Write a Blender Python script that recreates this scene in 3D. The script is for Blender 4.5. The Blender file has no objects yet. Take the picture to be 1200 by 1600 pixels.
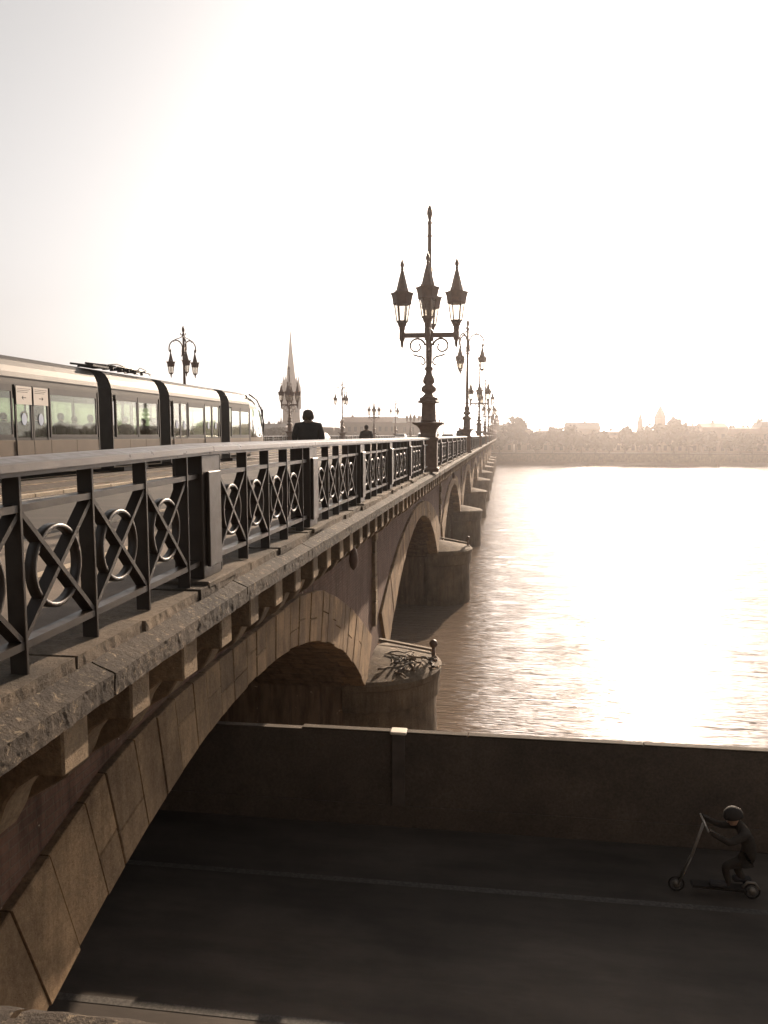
import bpy, bmesh, math, random
from mathutils import Vector, Matrix, noise
R = math.radians
rnd = random.Random(7)
sc = bpy.context.scene
COL = sc.collection

# ------------------------------------------------------------------ camera, sky, sun, exposure
EYE = 10.1                                   # metres above the river, water is z = 0
cam_d = bpy.data.cameras.new('camera'); cam = bpy.data.objects.new('camera', cam_d); COL.objects.link(cam)
cam_d.sensor_fit = 'VERTICAL'; cam_d.sensor_height = 36; cam_d.lens = 27
cam_d.clip_start = 0.05; cam_d.clip_end = 6000
cam.location = (0, 0, EYE); cam.rotation_euler = (R(90 - 5.711), 0, R(8.721))
sc.camera = cam
SUN_AZ, SUN_EL = 11.0, 19.8                   # degrees to the right of the bridge (+Y), above the horizon
world = bpy.data.worlds.new('World'); sc.world = world; world.use_nodes = True
wn, wl = world.node_tree.nodes, world.node_tree.links
wn.clear()
sky = wn.new('ShaderNodeTexSky'); sky.sky_type = 'NISHITA'; sky.sun_disc = False
sky.sun_elevation = R(SUN_EL); sky.sun_rotation = R(SUN_AZ); sky.altitude = 0
sky.air_density = 1.0; sky.dust_density = 2.0; sky.ozone_density = 1.0
hs = wn.new('ShaderNodeHueSaturation'); hs.inputs['Saturation'].default_value = 0.09
tint = wn.new('ShaderNodeMix'); tint.data_type = 'RGBA'; tint.blend_type = 'MULTIPLY'; tint.inputs[0].default_value = 1.0
tint.inputs[7].default_value = (1.0, 0.985, 0.972, 1)
bg = wn.new('ShaderNodeBackground'); bg.inputs['Strength'].default_value = 0.065
wo = wn.new('ShaderNodeOutputWorld')
wl.new(sky.outputs[0], hs.inputs['Color']); wl.new(hs.outputs[0], tint.inputs[6])
wl.new(tint.outputs[2], bg.inputs[0]); wl.new(bg.outputs[0], wo.inputs[0])
S = Vector((math.sin(R(SUN_AZ)) * math.cos(R(SUN_EL)), math.cos(R(SUN_AZ)) * math.cos(R(SUN_EL)), math.sin(R(SUN_EL))))
sun_d = bpy.data.lights.new('sun', 'SUN'); sun_d.energy = 5.0; sun_d.angle = R(0.5); sun_d.color = (1.0, 0.79, 0.60)
sun = bpy.data.objects.new('sun', sun_d); COL.objects.link(sun)
sun.rotation_euler = S.to_track_quat('Z', 'Y').to_euler(); sun.location = S * 300
vs = sc.view_settings
vs.view_transform = 'Standard'; vs.look = 'None'; vs.gamma = 1; vs.use_curve_mapping = False
vs.exposure = 1.15
HAZE_DENSITY, HAZE_G = 0.00062, 0.90
cy = sc.cycles
cy.use_denoising = True
cy.max_bounces = 6; cy.diffuse_bounces = 3; cy.glossy_bounces = 3; cy.transmission_bounces = 4
cy.volume_bounces = 0; cy.transparent_max_bounces = 16
cy.caustics_reflective = False; cy.caustics_refractive = False

# ------------------------------------------------------------------ helpers
def camber(y):
    return -0.018 * (5.6 - max(y, -8)) if y < 5.6 else 0.0

def tag(o, label=None, cat=None, group=None, kind=None):
    if label: o['label'] = label
    if cat: o['category'] = cat
    if group: o['group'] = group
    if kind: o['kind'] = kind
    return o

def empty(name, loc=(0, 0, 0), label=None, cat=None, group=None, rz=0, kind=None):
    o = bpy.data.objects.new(name, None); COL.objects.link(o); o.location = loc
    o.rotation_euler = (0, 0, rz); o.empty_display_size = 0.2
    return tag(o, label, cat, group, kind)

def place(mesh, name, parent=None, loc=(0, 0, 0), rot=(0, 0, 0), scale=(1, 1, 1)):
    o = bpy.data.objects.new(name, mesh); COL.objects.link(o)
    o.location = loc; o.rotation_euler = rot; o.scale = scale
    if parent: o.parent = parent
    return o

def copy_tree(o, parent=None):
    c = o.copy(); COL.objects.link(c)
    if parent: c.parent = parent
    for ch in o.children: copy_tree(ch, c)
    return c

class MB:
    def __init__(s): s.v = []; s.f = []; s.sm = []
    def add(s, vs, fs, smooth=False, M=None):
        b = len(s.v)
        s.v += [tuple(M @ Vector(v)) if M else tuple(v) for v in vs]
        s.f += [tuple(b + i for i in f) for f in fs]; s.sm += [smooth] * len(fs)
        return s
    def box(s, x0, x1, y0, y1, z0, z1, M=None):
        v = [(x, y, z) for z in (z0, z1) for y in (y0, y1) for x in (x0, x1)]
        return s.add(v, [(0, 2, 3, 1), (4, 5, 7, 6), (0, 1, 5, 4), (2, 6, 7, 3), (0, 4, 6, 2), (1, 3, 7, 5)], M=M)
    def prism(s, poly, axis, a, b, M=None, smooth=False):   # poly in the two other axes, in order
        n = len(poly); v = []
        for t in (a, b):
            for p in poly:
                q = list(p); q.insert(axis, t); v.append(tuple(q))
        fs = [(i, (i + 1) % n, n + (i + 1) % n, n + i) for i in range(n)]
        return s.add(v, fs + [tuple(range(n))[::-1], tuple(range(n, 2 * n))], smooth, M)
    def lathe(s, prof, n=12, M=None, smooth=True, caps=True):   # prof [(r, z)]
        v = []; f = []
        for r, z in prof:
            for i in range(n):
                a = 2 * math.pi * i / n; v.append((r * math.cos(a), r * math.sin(a), z))
        for j in range(len(prof) - 1):
            for i in range(n):
                k = (i + 1) % n; f.append((j * n + i, j * n + k, (j + 1) * n + k, (j + 1) * n + i))
        if caps: f += [tuple(range(n))[::-1], tuple((len(prof) - 1) * n + i for i in range(n))]
        return s.add(v, f, smooth, M)
    def tube(s, pts, r, n=6, closed=False, M=None):
        pts = [Vector(p) for p in pts]; m = len(pts); v = []; f = []
        rs = r if isinstance(r, (list, tuple)) else [r] * m
        up0 = Vector((0.13, 0.21, 0.97))
        for i, p in enumerate(pts):
            a = pts[(i - 1) % m] if closed or i > 0 else p
            b = pts[(i + 1) % m] if closed or i < m - 1 else p
            d = (b - a).normalized(); u = d.cross(up0)
            if u.length < .05: u = d.cross(Vector((1, 0, 0)))
            u.normalize(); w = d.cross(u)
            for k in range(n):
                t = 2 * math.pi * k / n; v.append(p + (u * math.cos(t) + w * math.sin(t)) * rs[i])
        for i in range(m if closed else m - 1):
            j = (i + 1) % m
            for k in range(n):
                l = (k + 1) % n; f.append((i * n + k, i * n + l, j * n + l, j * n + k))
        if not closed: f += [tuple(range(n)), tuple((m - 1) * n + k for k in range(n))[::-1]]
        return s.add(v, f, True, M)
    def ball(s, c, r, n=10, sz=1.0):
        pr = [(max(1e-4, r * math.sin(math.pi * k / 8)), -r * sz * math.cos(math.pi * k / 8)) for k in range(9)]
        return s.lathe(pr, n, Matrix.Translation(c), caps=False)
    def mesh(s, name, mats):
        me = bpy.data.meshes.new(name); me.from_pydata(s.v, [], s.f)
        me.polygons.foreach_set('use_smooth', s.sm)
        for m in (mats if isinstance(mats, (list, tuple)) else [mats]): me.materials.append(m)
        bm = bmesh.new(); bm.from_mesh(me); bmesh.ops.recalc_face_normals(bm, faces=bm.faces); bm.to_mesh(me); bm.free()
        me.update(); return me
    def build(s, name, mat, parent=None, loc=(0, 0, 0), rot=(0, 0, 0)):
        return place(s.mesh(name, mat), name, parent, loc, rot)

def bevel_mesh(me, w, seg=1):
    bm = bmesh.new(); bm.from_mesh(me)
    bmesh.ops.bevel(bm, geom=list(bm.edges), offset=w, segments=seg, affect='EDGES', profile=.6, clamp_overlap=True)
    bm.to_mesh(me); bm.free(); return me

# ------------------------------------------------------------------ materials
class NT:
    def __init__(s, name, rough=.7, metal=0, spec=.5):
        s.m = bpy.data.materials.new(name); s.m.use_nodes = True
        s.n = s.m.node_tree.nodes; s.l = s.m.node_tree.links
        s.b = s.n['Principled BSDF']; s.b.inputs['Roughness'].default_value = rough
        s.b.inputs['Metallic'].default_value = metal; s.b.inputs['Specular IOR Level'].default_value = spec
        s.tc = s.n.new('ShaderNodeTexCoord'); s.geo = s.n.new('ShaderNodeNewGeometry')
    def map(s, scale=(1, 1, 1), obj=False, rot=(0, 0, 0)):
        mp = s.n.new('ShaderNodeMapping'); mp.inputs['Scale'].default_value = scale; mp.inputs['Rotation'].default_value = rot
        s.l.new(s.tc.outputs['Object'] if obj else s.geo.outputs['Position'], mp.inputs[0]); return mp.outputs[0]
    def noise(s, scale, vec=None, detail=4, rough=.6, dist=0):
        t = s.n.new('ShaderNodeTexNoise'); t.inputs['Scale'].default_value = scale; t.inputs['Detail'].default_value = detail
        t.inputs['Roughness'].default_value = rough; t.inputs['Distortion'].default_value = dist
        s.l.new(vec or s.map(), t.inputs['Vector']); return t.outputs['Fac']
    def ramp(s, fac, stops):
        r = s.n.new('ShaderNodeValToRGB'); e = r.color_ramp.elements
        while len(e) < len(stops): e.new(.5)
        for k, (p, c) in enumerate(stops):
            e[k].position = p; e[k].color = (*c, 1) if len(c) == 3 else c
        s.l.new(fac, r.inputs[0]); return r.outputs[0]
    def mix(s, fac, a, b, mode='MIX'):
        m = s.n.new('ShaderNodeMix'); m.data_type = 'RGBA'; m.blend_type = mode
        for k, x in ((0, fac), (6, a), (7, b)):
            if isinstance(x, (int, float)): m.inputs[k].default_value = x
            elif isinstance(x, tuple): m.inputs[k].default_value = (*x, 1)
            else: s.l.new(x, m.inputs[k])
        return m.outputs[2]
    def rand(s):
        o = s.n.new('ShaderNodeObjectInfo'); return o.outputs['Random']
    def color(s, c):
        if isinstance(c, tuple): s.b.inputs['Base Color'].default_value = (*c, 1)
        else: s.l.new(c, s.b.inputs['Base Color'])
    def bump(s, h, strength=.5, dist=.02, prev=None):
        b = s.n.new('ShaderNodeBump'); b.inputs['Strength'].default_value = strength; b.inputs['Distance'].default_value = dist
        s.l.new(h, b.inputs['Height'])
        if prev: s.l.new(prev, b.inputs['Normal'])
        s.l.new(b.outputs[0], s.b.inputs['Normal']); return b.outputs[0]
    def math(s, op, a, b):
        m = s.n.new('ShaderNodeMath'); m.operation = op
        for k, x in enumerate((a, b)):
            if isinstance(x, (int, float)): m.inputs[k].default_value = x
            else: s.l.new(x, m.inputs[k])
        return m.outputs[0]

def simple(name, c, rough=.7, metal=0, var=.25, scale=3, bump=.0, spec=.5, rand=.0):
    t = NT(name, rough, metal, spec)
    n = t.noise(scale)
    lo = tuple(x * (1 - var) for x in c); hi = tuple(min(1, x * (1 + var)) for x in c)
    col = t.ramp(n, [(.3, lo), (.7, hi)])
    if rand:
        col = t.mix(1.0, col, t.ramp(t.rand(), [(0, (1 - rand,) * 3), (1, (1, 1, 1))]), 'MULTIPLY')
    t.color(col)
    if bump: t.bump(t.noise(scale * 14), bump, .01)
    return t.m

def stone(name, lo, hi, streak=True, bump=.5, rand=.45, lichen=None, brickish=False):
    t = NT(name, .88, 0, .25)
    big = t.noise(1.1, detail=6); fine = t.noise(26, detail=6, rough=.7)
    col = t.ramp(big, [(.3, lo), (.72, hi)])
    col = t.mix(.55, col, t.ramp(fine, [(.3, (.35, .33, .3)), (.65, (1.1, 1.08, 1.05))]), 'MULTIPLY')
    if streak:
        st = t.noise(1.4, t.map((3, 3, .5)), 6, .7, .4)
        col = t.mix(.45, col, t.ramp(st, [(.38, (.28, .25, .22)), (.58, (1, 1, 1))]), 'MULTIPLY')
    col = t.mix(1.0, col, t.ramp(t.rand(), [(0, (1 - rand,) * 3), (1, (1, 1, .97))]), 'MULTIPLY')
    if lichen:
        li = t.noise(19, detail=9, rough=.8)
        col = t.mix(t.ramp(li, [(.55, (0, 0, 0)), (.64, (.85, .85, .85))]), col, lichen)
    t.color(col)
    n = t.bump(t.noise(5, detail=8, rough=.7), bump * .6, .05)
    t.bump(t.noise(60, detail=5, rough=.8), bump, .012, n)
    return t.m

M_vous = stone('voussoir_stone', (.17, .115, .07), (.47, .33, .20), streak=True, bump=.8, rand=.38)
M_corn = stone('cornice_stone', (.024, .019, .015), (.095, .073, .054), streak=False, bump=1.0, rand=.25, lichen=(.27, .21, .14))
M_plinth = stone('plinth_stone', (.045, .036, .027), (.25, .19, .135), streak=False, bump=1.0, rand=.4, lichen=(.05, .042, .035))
M_brkt = stone('bracket_stone', (.20, .15, .10), (.36, .27, .18), bump=.9, rand=.3)
M_pier = stone('pier_stone', (.10, .08, .06), (.25, .19, .13), bump=.7, rand=.1)

def brick_mat(name, c1, c2, mortar, swap='YZ', bw=.24, bh=.075):
    t = NT(name, .9, 0, .2)
    sx = t.n.new('ShaderNodeSeparateXYZ'); t.l.new(t.geo.outputs['Position'], sx.inputs[0])
    cb = t.n.new('ShaderNodeCombineXYZ'); t.l.new(sx.outputs[swap[0]], cb.inputs[0]); t.l.new(sx.outputs[swap[1]], cb.inputs[1])
    b = t.n.new('ShaderNodeTexBrick'); t.l.new(cb.outputs[0], b.inputs['Vector'])
    b.inputs['Color1'].default_value = (*c1, 1); b.inputs['Color2'].default_value = (*c2, 1); b.inputs['Mortar'].default_value = (*mortar, 1)
    b.inputs['Scale'].default_value = 1; b.inputs['Brick Width'].default_value = bw; b.inputs['Row Height'].default_value = bh
    b.inputs['Mortar Size'].default_value = bh * .12; b.inputs['Mortar Smooth'].default_value = .3
    st = t.noise(1.4, t.map((3, 3, .5)), 6, .7)
    col = t.mix(.8, b.outputs['Color'], t.ramp(st, [(.35, (.32, .29, .27)), (.6, (1, 1, 1))]), 'MULTIPLY')
    ch = t.noise(7, detail=3)
    col = t.mix(t.ramp(ch, [(.70, (0, 0, 0)), (.73, (1, 1, 1))]), col, (.42, .34, .26))
    t.color(col)
    inv = t.math('SUBTRACT', 1.0, b.outputs['Fac'])
    n = t.bump(inv, .7, .015); t.bump(t.noise(30, detail=6), .6, .012, n)
    return t.m
M_brick = brick_mat('spandrel_brick', (.15, .085, .06), (.11, .065, .048), (.13, .095, .07))
M_soffit = brick_mat('soffit_stone', (.20, .145, .10), (.165, .12, .082), (.145, .105, .075), swap='XY', bw=.9, bh=.42)

def asphalt(name, lo, hi):
    t = NT(name, .85, 0, .3)
    a = t.noise(.5, detail=5); f = t.noise(120, detail=3, rough=.8)
    col = t.mix(.5, t.ramp(a, [(.3, lo), (.7, hi)]), t.ramp(f, [(.3, (.45, .43, .4)), (.7, (1.3, 1.25, 1.2))]), 'MULTIPLY')
    cr = t.noise(3, t.map((.25, 1, 1)), 6, .7)
    col = t.mix(.35, col, t.ramp(cr, [(.4, (.5, .5, .5)), (.55, (1, 1, 1))]), 'MULTIPLY')
    pt = t.noise(.35, t.map((.5, 1.6, 1)), 2, .4)
    col = t.mix(.6, col, t.ramp(pt, [(.42, (.6, .6, .6)), (.46, (1.0, 1.0, 1.0)), (.60, (1.05, 1.03, 1.0)), (.63, (.8, .8, .8))]), 'MULTIPLY')
    ty = t.noise(1.2, t.map((.04, 1.8, 1)), 3, .5)
    col = t.mix(.4, col, t.ramp(ty, [(.4, (.7, .7, .7)), (.6, (1.1, 1.1, 1.1))]), 'MULTIPLY')
    t.color(col); t.bump(f, .35, .006)
    return t.m
M_road = asphalt('road_asphalt', (.045, .038, .032), (.075, .063, .052))
M_walk = asphalt('pavement_asphalt', (.11, .09, .072), (.20, .16, .125))
M_prom = asphalt('promenade_asphalt', (.055, .047, .041), (.105, .089, .076))
M_track = brick_mat('track_paving', (.13, .105, .082), (.10, .08, .062), (.05, .04, .033), swap='XY', bw=.22, bh=.14)

def worn_paint(name, c, under):
    t = NT(name, .75)
    w = t.noise(22, detail=6, rough=.75)
    t.color(t.mix(t.ramp(w, [(.42, (0, 0, 0)), (.6, (1, 1, 1))]), under, c)); t.bump(t.noise(110), .3, .005)
    return t.m
M_paint = worn_paint('lane_paint', (.10, .09, .078), (.045, .04, .035))
M_kerb = stone('kerb_stone_grey', (.40, .33, .25), (.58, .48, .37), streak=False, bump=.4, rand=.3)
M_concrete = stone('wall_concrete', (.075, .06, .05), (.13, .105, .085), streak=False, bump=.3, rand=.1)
M_cope = stone('wall_coping', (.06, .047, .036), (.10, .077, .056), streak=False, bump=.3, rand=.2)

def iron(name, c, rough=.38, metal=.0):
    t = NT(name, rough, metal, .32)
    n = t.noise(9, detail=6); w = t.noise(40, t.map((3, 3, .3)), 5, .7)
    col = t.ramp(n, [(.3, tuple(x * .75 for x in c)), (.7, tuple(x * 1.25 for x in c))])
    col = t.mix(t.ramp(w, [(.62, (0, 0, 0)), (.75, (.6, .6, .6))]), col, (c[0] * 2.2, c[1] * 1.9, c[2] * 1.6))
    t.color(col); t.l.new(t.ramp(n, [(.3, (rough - .08,) * 3), (.7, (rough + .14,) * 3)]), t.b.inputs['Roughness'])
    t.bump(t.noise(70, detail=3), .12, .004)
    return t.m
M_iron = iron('railing_iron', (.024, .017, .012), .38)
M_hand = iron('handrail_iron', (.075, .062, .055), .34)
M_lamp = iron('lamp_iron', (.115, .070, .050), .45)
M_bird = simple('dark_feather', (.05, .045, .04))

def glass(name, tintc, op, rough=.03):
    m = bpy.data.materials.new(name); m.use_nodes = True; n = m.node_tree.nodes; l = m.node_tree.links; n.clear()
    o = n.new('ShaderNodeOutputMaterial'); tr = n.new('ShaderNodeBsdfTransparent'); gl = n.new('ShaderNodeBsdfGlossy')
    tr.inputs[0].default_value = (*tintc, 1); gl.inputs['Roughness'].default_value = rough
    lw = n.new('ShaderNodeLayerWeight'); lw.inputs[0].default_value = .5; pw = n.new('ShaderNodeMath'); pw.operation = 'POWER'; pw.inputs[1].default_value = 3.2; l.new(lw.outputs['Facing'], pw.inputs[0]); fr = n.new('ShaderNodeMapRange'); fr.inputs['To Min'].default_value = .03; fr.inputs['To Max'].default_value = .95; l.new(pw.outputs[0], fr.inputs[0])
    ns = n.new('ShaderNodeTexNoise'); ns.inputs['Scale'].default_value = .8
    mx = n.new('ShaderNodeMixShader'); l.new(fr.outputs[0], mx.inputs[0]); l.new(tr.outputs[0], mx.inputs[1]); l.new(gl.outputs[0], mx.inputs[2])
    df = n.new('ShaderNodeBsdfDiffuse'); df.inputs[0].default_value = (.35, .3, .24, 1)
    m2 = n.new('ShaderNodeMixShader'); rp = n.new('ShaderNodeMapRange'); rp.inputs['To Min'].default_value = op * .5; rp.inputs['To Max'].default_value = op * 1.5
    l.new(ns.outputs[0], rp.inputs[0]); l.new(rp.outputs[0], m2.inputs[0]); l.new(mx.outputs[0], m2.inputs[1]); l.new(df.outputs[0], m2.inputs[2])
    l.new(m2.outputs[0], o.inputs[0]); return m
M_tglass = glass('tram_glass', (.76, .82, .72), .015)
M_lglass = glass('lantern_glass', (.88, .85, .80), .16)
M_cglass = simple('car_glass', (.03, .03, .03), .08)

def water_mat():
    t = NT('river_water', .035, 0, .5)
    t.b.inputs['IOR'].default_value = 1.33
    t.color(t.ramp(t.noise(.05, detail=3), [(.3, (.15, .118, .092)), (.7, (.21, .165, .13))]))
    # elongated wind ripples at three sizes, crests running across the river
    m1 = t.map((.10, .8, 1), rot=(0, 0, R(4))); m2 = t.map((.3, 2.6, 1), rot=(0, 0, R(2))); m3 = t.map((.9, 7.0, 1), rot=(0, 0, R(7)))
    a = t.noise(.9, m1, 3, .5); b = t.noise(1.0, m2, 3, .5); c = t.noise(1.3, m3, 2, .5)
    n = t.bump(a, .5, .08); n = t.bump(b, .8, .09, n); t.bump(c, 1.0, .08, n)
    return t.m
M_water = water_mat()

# ------------------------------------------------------------------ setting
def sheet(name, x0, x1, y0, y1, z, mat, kind='structure', th=None, cat=None, label=None):
    m = MB()
    if th: m.box(x0, x1, y0, y1, z - th, z)
    else: m.add([(x0, y0, z), (x1, y0, z), (x1, y1, z), (x0, y1, z)], [(0, 1, 2, 3)])
    o = m.build(name, mat); tag(o, label, cat, kind=kind); return o

M_ground = simple('far_ground', (.10, .085, .06), .95, 0, .3, .3)
M_bed = simple('river_mud', (.10, .075, .05), .95, 0, .3, .5)
sheet('river_bed', -1300, 1300, -1300, 1300, -1.5, M_bed)
def river():
    ys = [11.6]
    while ys[-1] < 274.6: ys.append(ys[-1] + max(.085, .0042 * ys[-1]))
    ys[-1] = 274.6
    xs = [-900, -500, -250, -120, -60, -40, -28]
    x = -20.0
    while x < 75: xs.append(x); x += .32 if -6 < x < 24 else .7
    xs += [80, 95, 130, 200, 400, 900]
    v = []; nz = noise.noise; nx = len(xs)
    for y in ys:
        fade = min(1, (y - 11.6) / 2 + .2) * min(1, 1.6 - y / 300)
        for x in xs:
            if -25 < x < 78:
                w = .5 + .5 * nz(Vector((x * .04, y * .05, 9)))
                h = .022 * nz(Vector((x * .08 + y * .02, y * .6, 0))) + (.007 + .019 * w) * (1 - 2 * abs(nz(Vector((x * .16 + y * .03, y * 1.5, 4)))))
                h += .013 * nz(Vector((x * .4 + y * .1, y * 3.2, 7))) if y < 70 else 0
                h *= fade * min(1, (x + 25) / 5) * min(1, (78 - x) / 5)
            else: h = 0
            v.append((x, y, h - .03))
    f = [(j * nx + i, j * nx + i + 1, (j + 1) * nx + i + 1, (j + 1) * nx + i) for j in range(len(ys) - 1) for i in range(nx - 1)]
    m = MB(); m.v = v; m.f = f; m.sm = [True] * len(f)
    o = m.build('water', M_water); o['kind'] = 'structure'
river()
PROM = EYE - 6.1
WALL_Y = 11.42
sheet('promenade', -900, 900, -300, WALL_Y, PROM, M_prom, th=5.2)
sheet('far_bank', -1300, 1300, 275, 1300, 3.4, M_ground, th=4.5)
for (y0, w) in ((9.70, .11), (7.10, .10)):
    m = MB(); z = PROM + .004
    m.add([(-30, y0 - .35, z), (40, y0 + .75, z), (40, y0 + .75 + w, z), (-30, y0 - .35 + w, z)], [(0, 1, 2, 3)])
    tag(m.build('lane_marking', M_paint), kind='structure')

# quay wall with coping and pillars
qw = empty('quay_wall', (0, WALL_Y, PROM), 'low dark concrete quay wall between the promenade and the river, with a thin coping', 'wall', rz=R(.8))
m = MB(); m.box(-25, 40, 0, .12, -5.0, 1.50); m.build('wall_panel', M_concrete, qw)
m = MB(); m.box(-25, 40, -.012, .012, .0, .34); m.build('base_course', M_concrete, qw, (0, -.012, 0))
L = 2.6; cm = bevel_mesh(MB().box(0, L - .012, -.012, .125, 1.503, 1.530).mesh('coping', M_cope), .008)
for k in range(16): place(cm, 'coping', qw, (-3.05 + k * L, 0, rnd.uniform(0, .004)))
pm = bevel_mesh(MB().box(-.10, .10, -.05, -.0131, 0.345, 1.50).mesh('pillar', simple('pillar_render', (.09, .073, .06), .9)), .006)
pc = bevel_mesh(MB().box(-.125, .125, -.075, .14, 0, .045).mesh('pillar_cap', simple('pillar_cap_paint', (.62, .55, .45), .7)), .012)
for k in range(6):
    x = -1.52 + (k - 2) * 7.8
    p = place(pm, 'pillar', qw, (x, 0, 0)); place(pc, 'pillar_cap', p, (0, 0, 1.501))

# far quay wall
fq = empty('far_quay_wall', (0, 274.8, 0), 'long low stone quay wall along the far shore under the trees', 'wall')
MB().box(-600, 600, -.2, .8, -1, 3.6).build('wall_face', M_pier, fq)
MB().box(-600, 600, -.4, 1.0, 3.6, 3.85).build('coping', M_cope, fq)
mudm = MB()
xs = [-600 + 8 * i for i in range(151)]
vv = []; ff = []
for i, x in enumerate(xs):
    e = 268 + 3 * noise.noise(Vector((x * .03, 0, 0))) - max(0, -x) * .02
    vv += [(x, e, -.15), (x, e + 2, .25), (x, 275, .9)]
for i in range(150):
    b = i * 3
    for j in range(2): ff.append((b + j, b + 3 + j, b + 4 + j, b + 1 + j))
mudm.add(vv, ff, True); tag(mudm.build('mud_bank', M_bed), kind='structure')

# ------------------------------------------------------------------ the bridge
SP = 24.4; P1 = 22.6; FX = -3.70; LX = -18.5; NSP = 11
br = empty('stone_bridge', (0, 0, 0), 'long stone and brick arch bridge carrying a road and tram line across the river', 'bridge')
arches = [dict(c=11.0, ri=15.0, ti=-3.66, ro=21.6, to=-3.0, hi=9.5)]
for k in range(1, NSP): arches.append(dict(c=P1 + SP * (k - .5), ri=16.8, ti=-3.75, ro=28.5, to=-3.08, hi=10.25))
for a in arches: a['ci'] = a['ti'] - a['ri']; a['co'] = a['to'] - a['ro']
EX1 = [(-2, -6.6), (1.6, -5.3), (3.3, -4.3), (5.0, -3.62), (6.7, -3.12), (8.0, -2.99), (11, -2.96), (13.8, -2.98), (15.3, -3.2), (17.0, -3.75), (18.8, -4.44), (21.65, -5.86), (24, -7.2)]
def ext1(y):
    for (a0, b0), (a1, b1) in zip(EX1, EX1[1:]):
        if a0 <= y <= a1: return b0 + (b1 - b0) * (y - a0) / (a1 - a0)
    return -7
def zin(a, y):
    d = abs(y - a['c']); return a['ci'] + math.sqrt(max(0, a['ri'] ** 2 - d * d))
WT = -1.28          # top of the spandrel wall, under the deck
vcount = 0; far_v = MB()
for k, a in enumerate(arches):
    y0 = -1.4 if k == 0 else P1 + SP * (k - 1); y1 = P1 + SP * k
    s0, s1 = a['c'] - a['hi'], a['c'] + a['hi']
    zs = zin(a, s1)
    ys = [y0] + [s0 + (s1 - s0) * i / 28 for i in range(29)] + [y1]
    for nm, X in (('spandrel_wall', FX - .03), ('spandrel_wall', LX)):
        m = MB(); v = []
        for i, y in enumerate(ys):
            zb = zin(a, y) + .01 if 0 < i < 30 else -11.5
            v += [(X, y, EYE + zb), (X, y, EYE + WT + camber(y) * (X > -10))]
        f = [(2 * i, 2 * i + 2, 2 * i + 3, 2 * i + 1) for i in range(1, 29)]
        v += [(X, s0, EYE - 11.5), (X, s1, EYE - 11.5)]
        n = len(v)
        f += [(0, n - 2, 2, 3, 1), (n - 1, 60, 61, 59, 58)]
        m.add(v, f); m.build(nm, M_brick, br)
    m = MB(); v = []
    for i in range(29):
        y = ys[1 + i]; z = EYE + zin(a, y) + .01
        v += [(FX - .35, y, z), (LX, y, z)]
    f = [(2 * i, 2 * i + 1, 2 * i + 3, 2 * i + 2) for i in range(28)]
    m.add(v, f, True)
    for y in (s0, s1):
        z = EYE + zin(a, y) + .01
        m.add([(FX - .03, y, z), (LX, y, z), (LX, y, EYE - 11.5), (FX - .03, y, EYE - 11.5)], [(0, 1, 2, 3)])
    m.build('arch_soffit', M_soffit, br)
    # voussoirs, each stone its own piece
    th = math.asin(a['hi'] / a['ri'])
    n = 44 if k == 0 else (37 if k < 3 else 29)
    cuts = [-th + 2 * th * i / n + (rnd.uniform(-.18, .18) * 2 * th / n if 0 < i < n else 0) for i in range(n + 1)]
    for i in range(n):
        t0, t1 = cuts[i] + .0004, cuts[i + 1] - .0004
        def outer(t):
            dx, dz = math.sin(t), math.cos(t); oz = a['ci'] - a['co']
            bq = oz * dz; cq = oz * oz - a['ro'] ** 2
            r = -bq + math.sqrt(bq * bq - cq)
            if k == 0:
                r = a['ri'] + .3
                while a['ci'] + dz * r < ext1(a['c'] + dx * r) and r < a['ri'] + 4: r += .02
            lim = (y1 - a['c'] - .012) if t > 0 else (a['c'] - y0)
            if abs(dx) * r > lim: r = lim / abs(dx)
            return r
        def pt(t, r): return (a['c'] + math.sin(t) * r, EYE + a['ci'] + math.cos(t) * r)
        pro = rnd.uniform(0, .02); xf = FX + .05 + pro
        dr = rnd.uniform(-.02, .02)
        q = [pt(t0, a['ri'] + dr), pt(t1, a['ri'] + dr), pt(t1, outer(t1)), pt(t0, outer(t0))]
        def solid(mm, q):
            cy_ = sum(p[0] for p in q) / 4; cz_ = sum(p[1] for p in q) / 4
            b = .012
            fr = []
            for (yy, zz) in q:
                d = Vector((cy_ - yy, cz_ - zz)); d = d.normalized() * b
                fr.append((yy + d.x, zz + d.y))
            v = [(xf - .012, *p) for p in q] + [(xf, *p) for p in fr] + [(FX - .5, *p) for p in q]
            f = [(4, 5, 6, 7)] + [(j, (j + 1) % 4, 4 + (j + 1) % 4, 4 + j) for j in range(4)] + [(8 + j, 8 + (j + 1) % 4, (j + 1) % 4, j) for j in range(4)]
            mm.add(v, f)
        if k < 8 and vcount < 298:
            split = rnd.random() < .33 and k < 3
            if split:
                u = rnd.uniform(.35, .65)
                lerp = lambda p, r, u: (p[0] + (r[0] - p[0]) * u, p[1] + (r[1] - p[1]) * u)
                g = .006
                for qq in ([q[0], q[1], lerp(q[1], q[2], u - g), lerp(q[0], q[3], u - g)], [lerp(q[0], q[3], u + g), lerp(q[1], q[2], u + g), q[2], q[3]]):
                    mm = MB(); solid(mm, qq); mm.build('voussoir', M_vous, br); vcount += 1
            else:
                mm = MB(); solid(mm, q); mm.build('voussoir', M_vous, br); vcount += 1
        else: solid(far_v, q)
tag(far_v.build('voussoir_far', M_vous, br), kind='stuff').name = 'distant_voussoirs'

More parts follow.
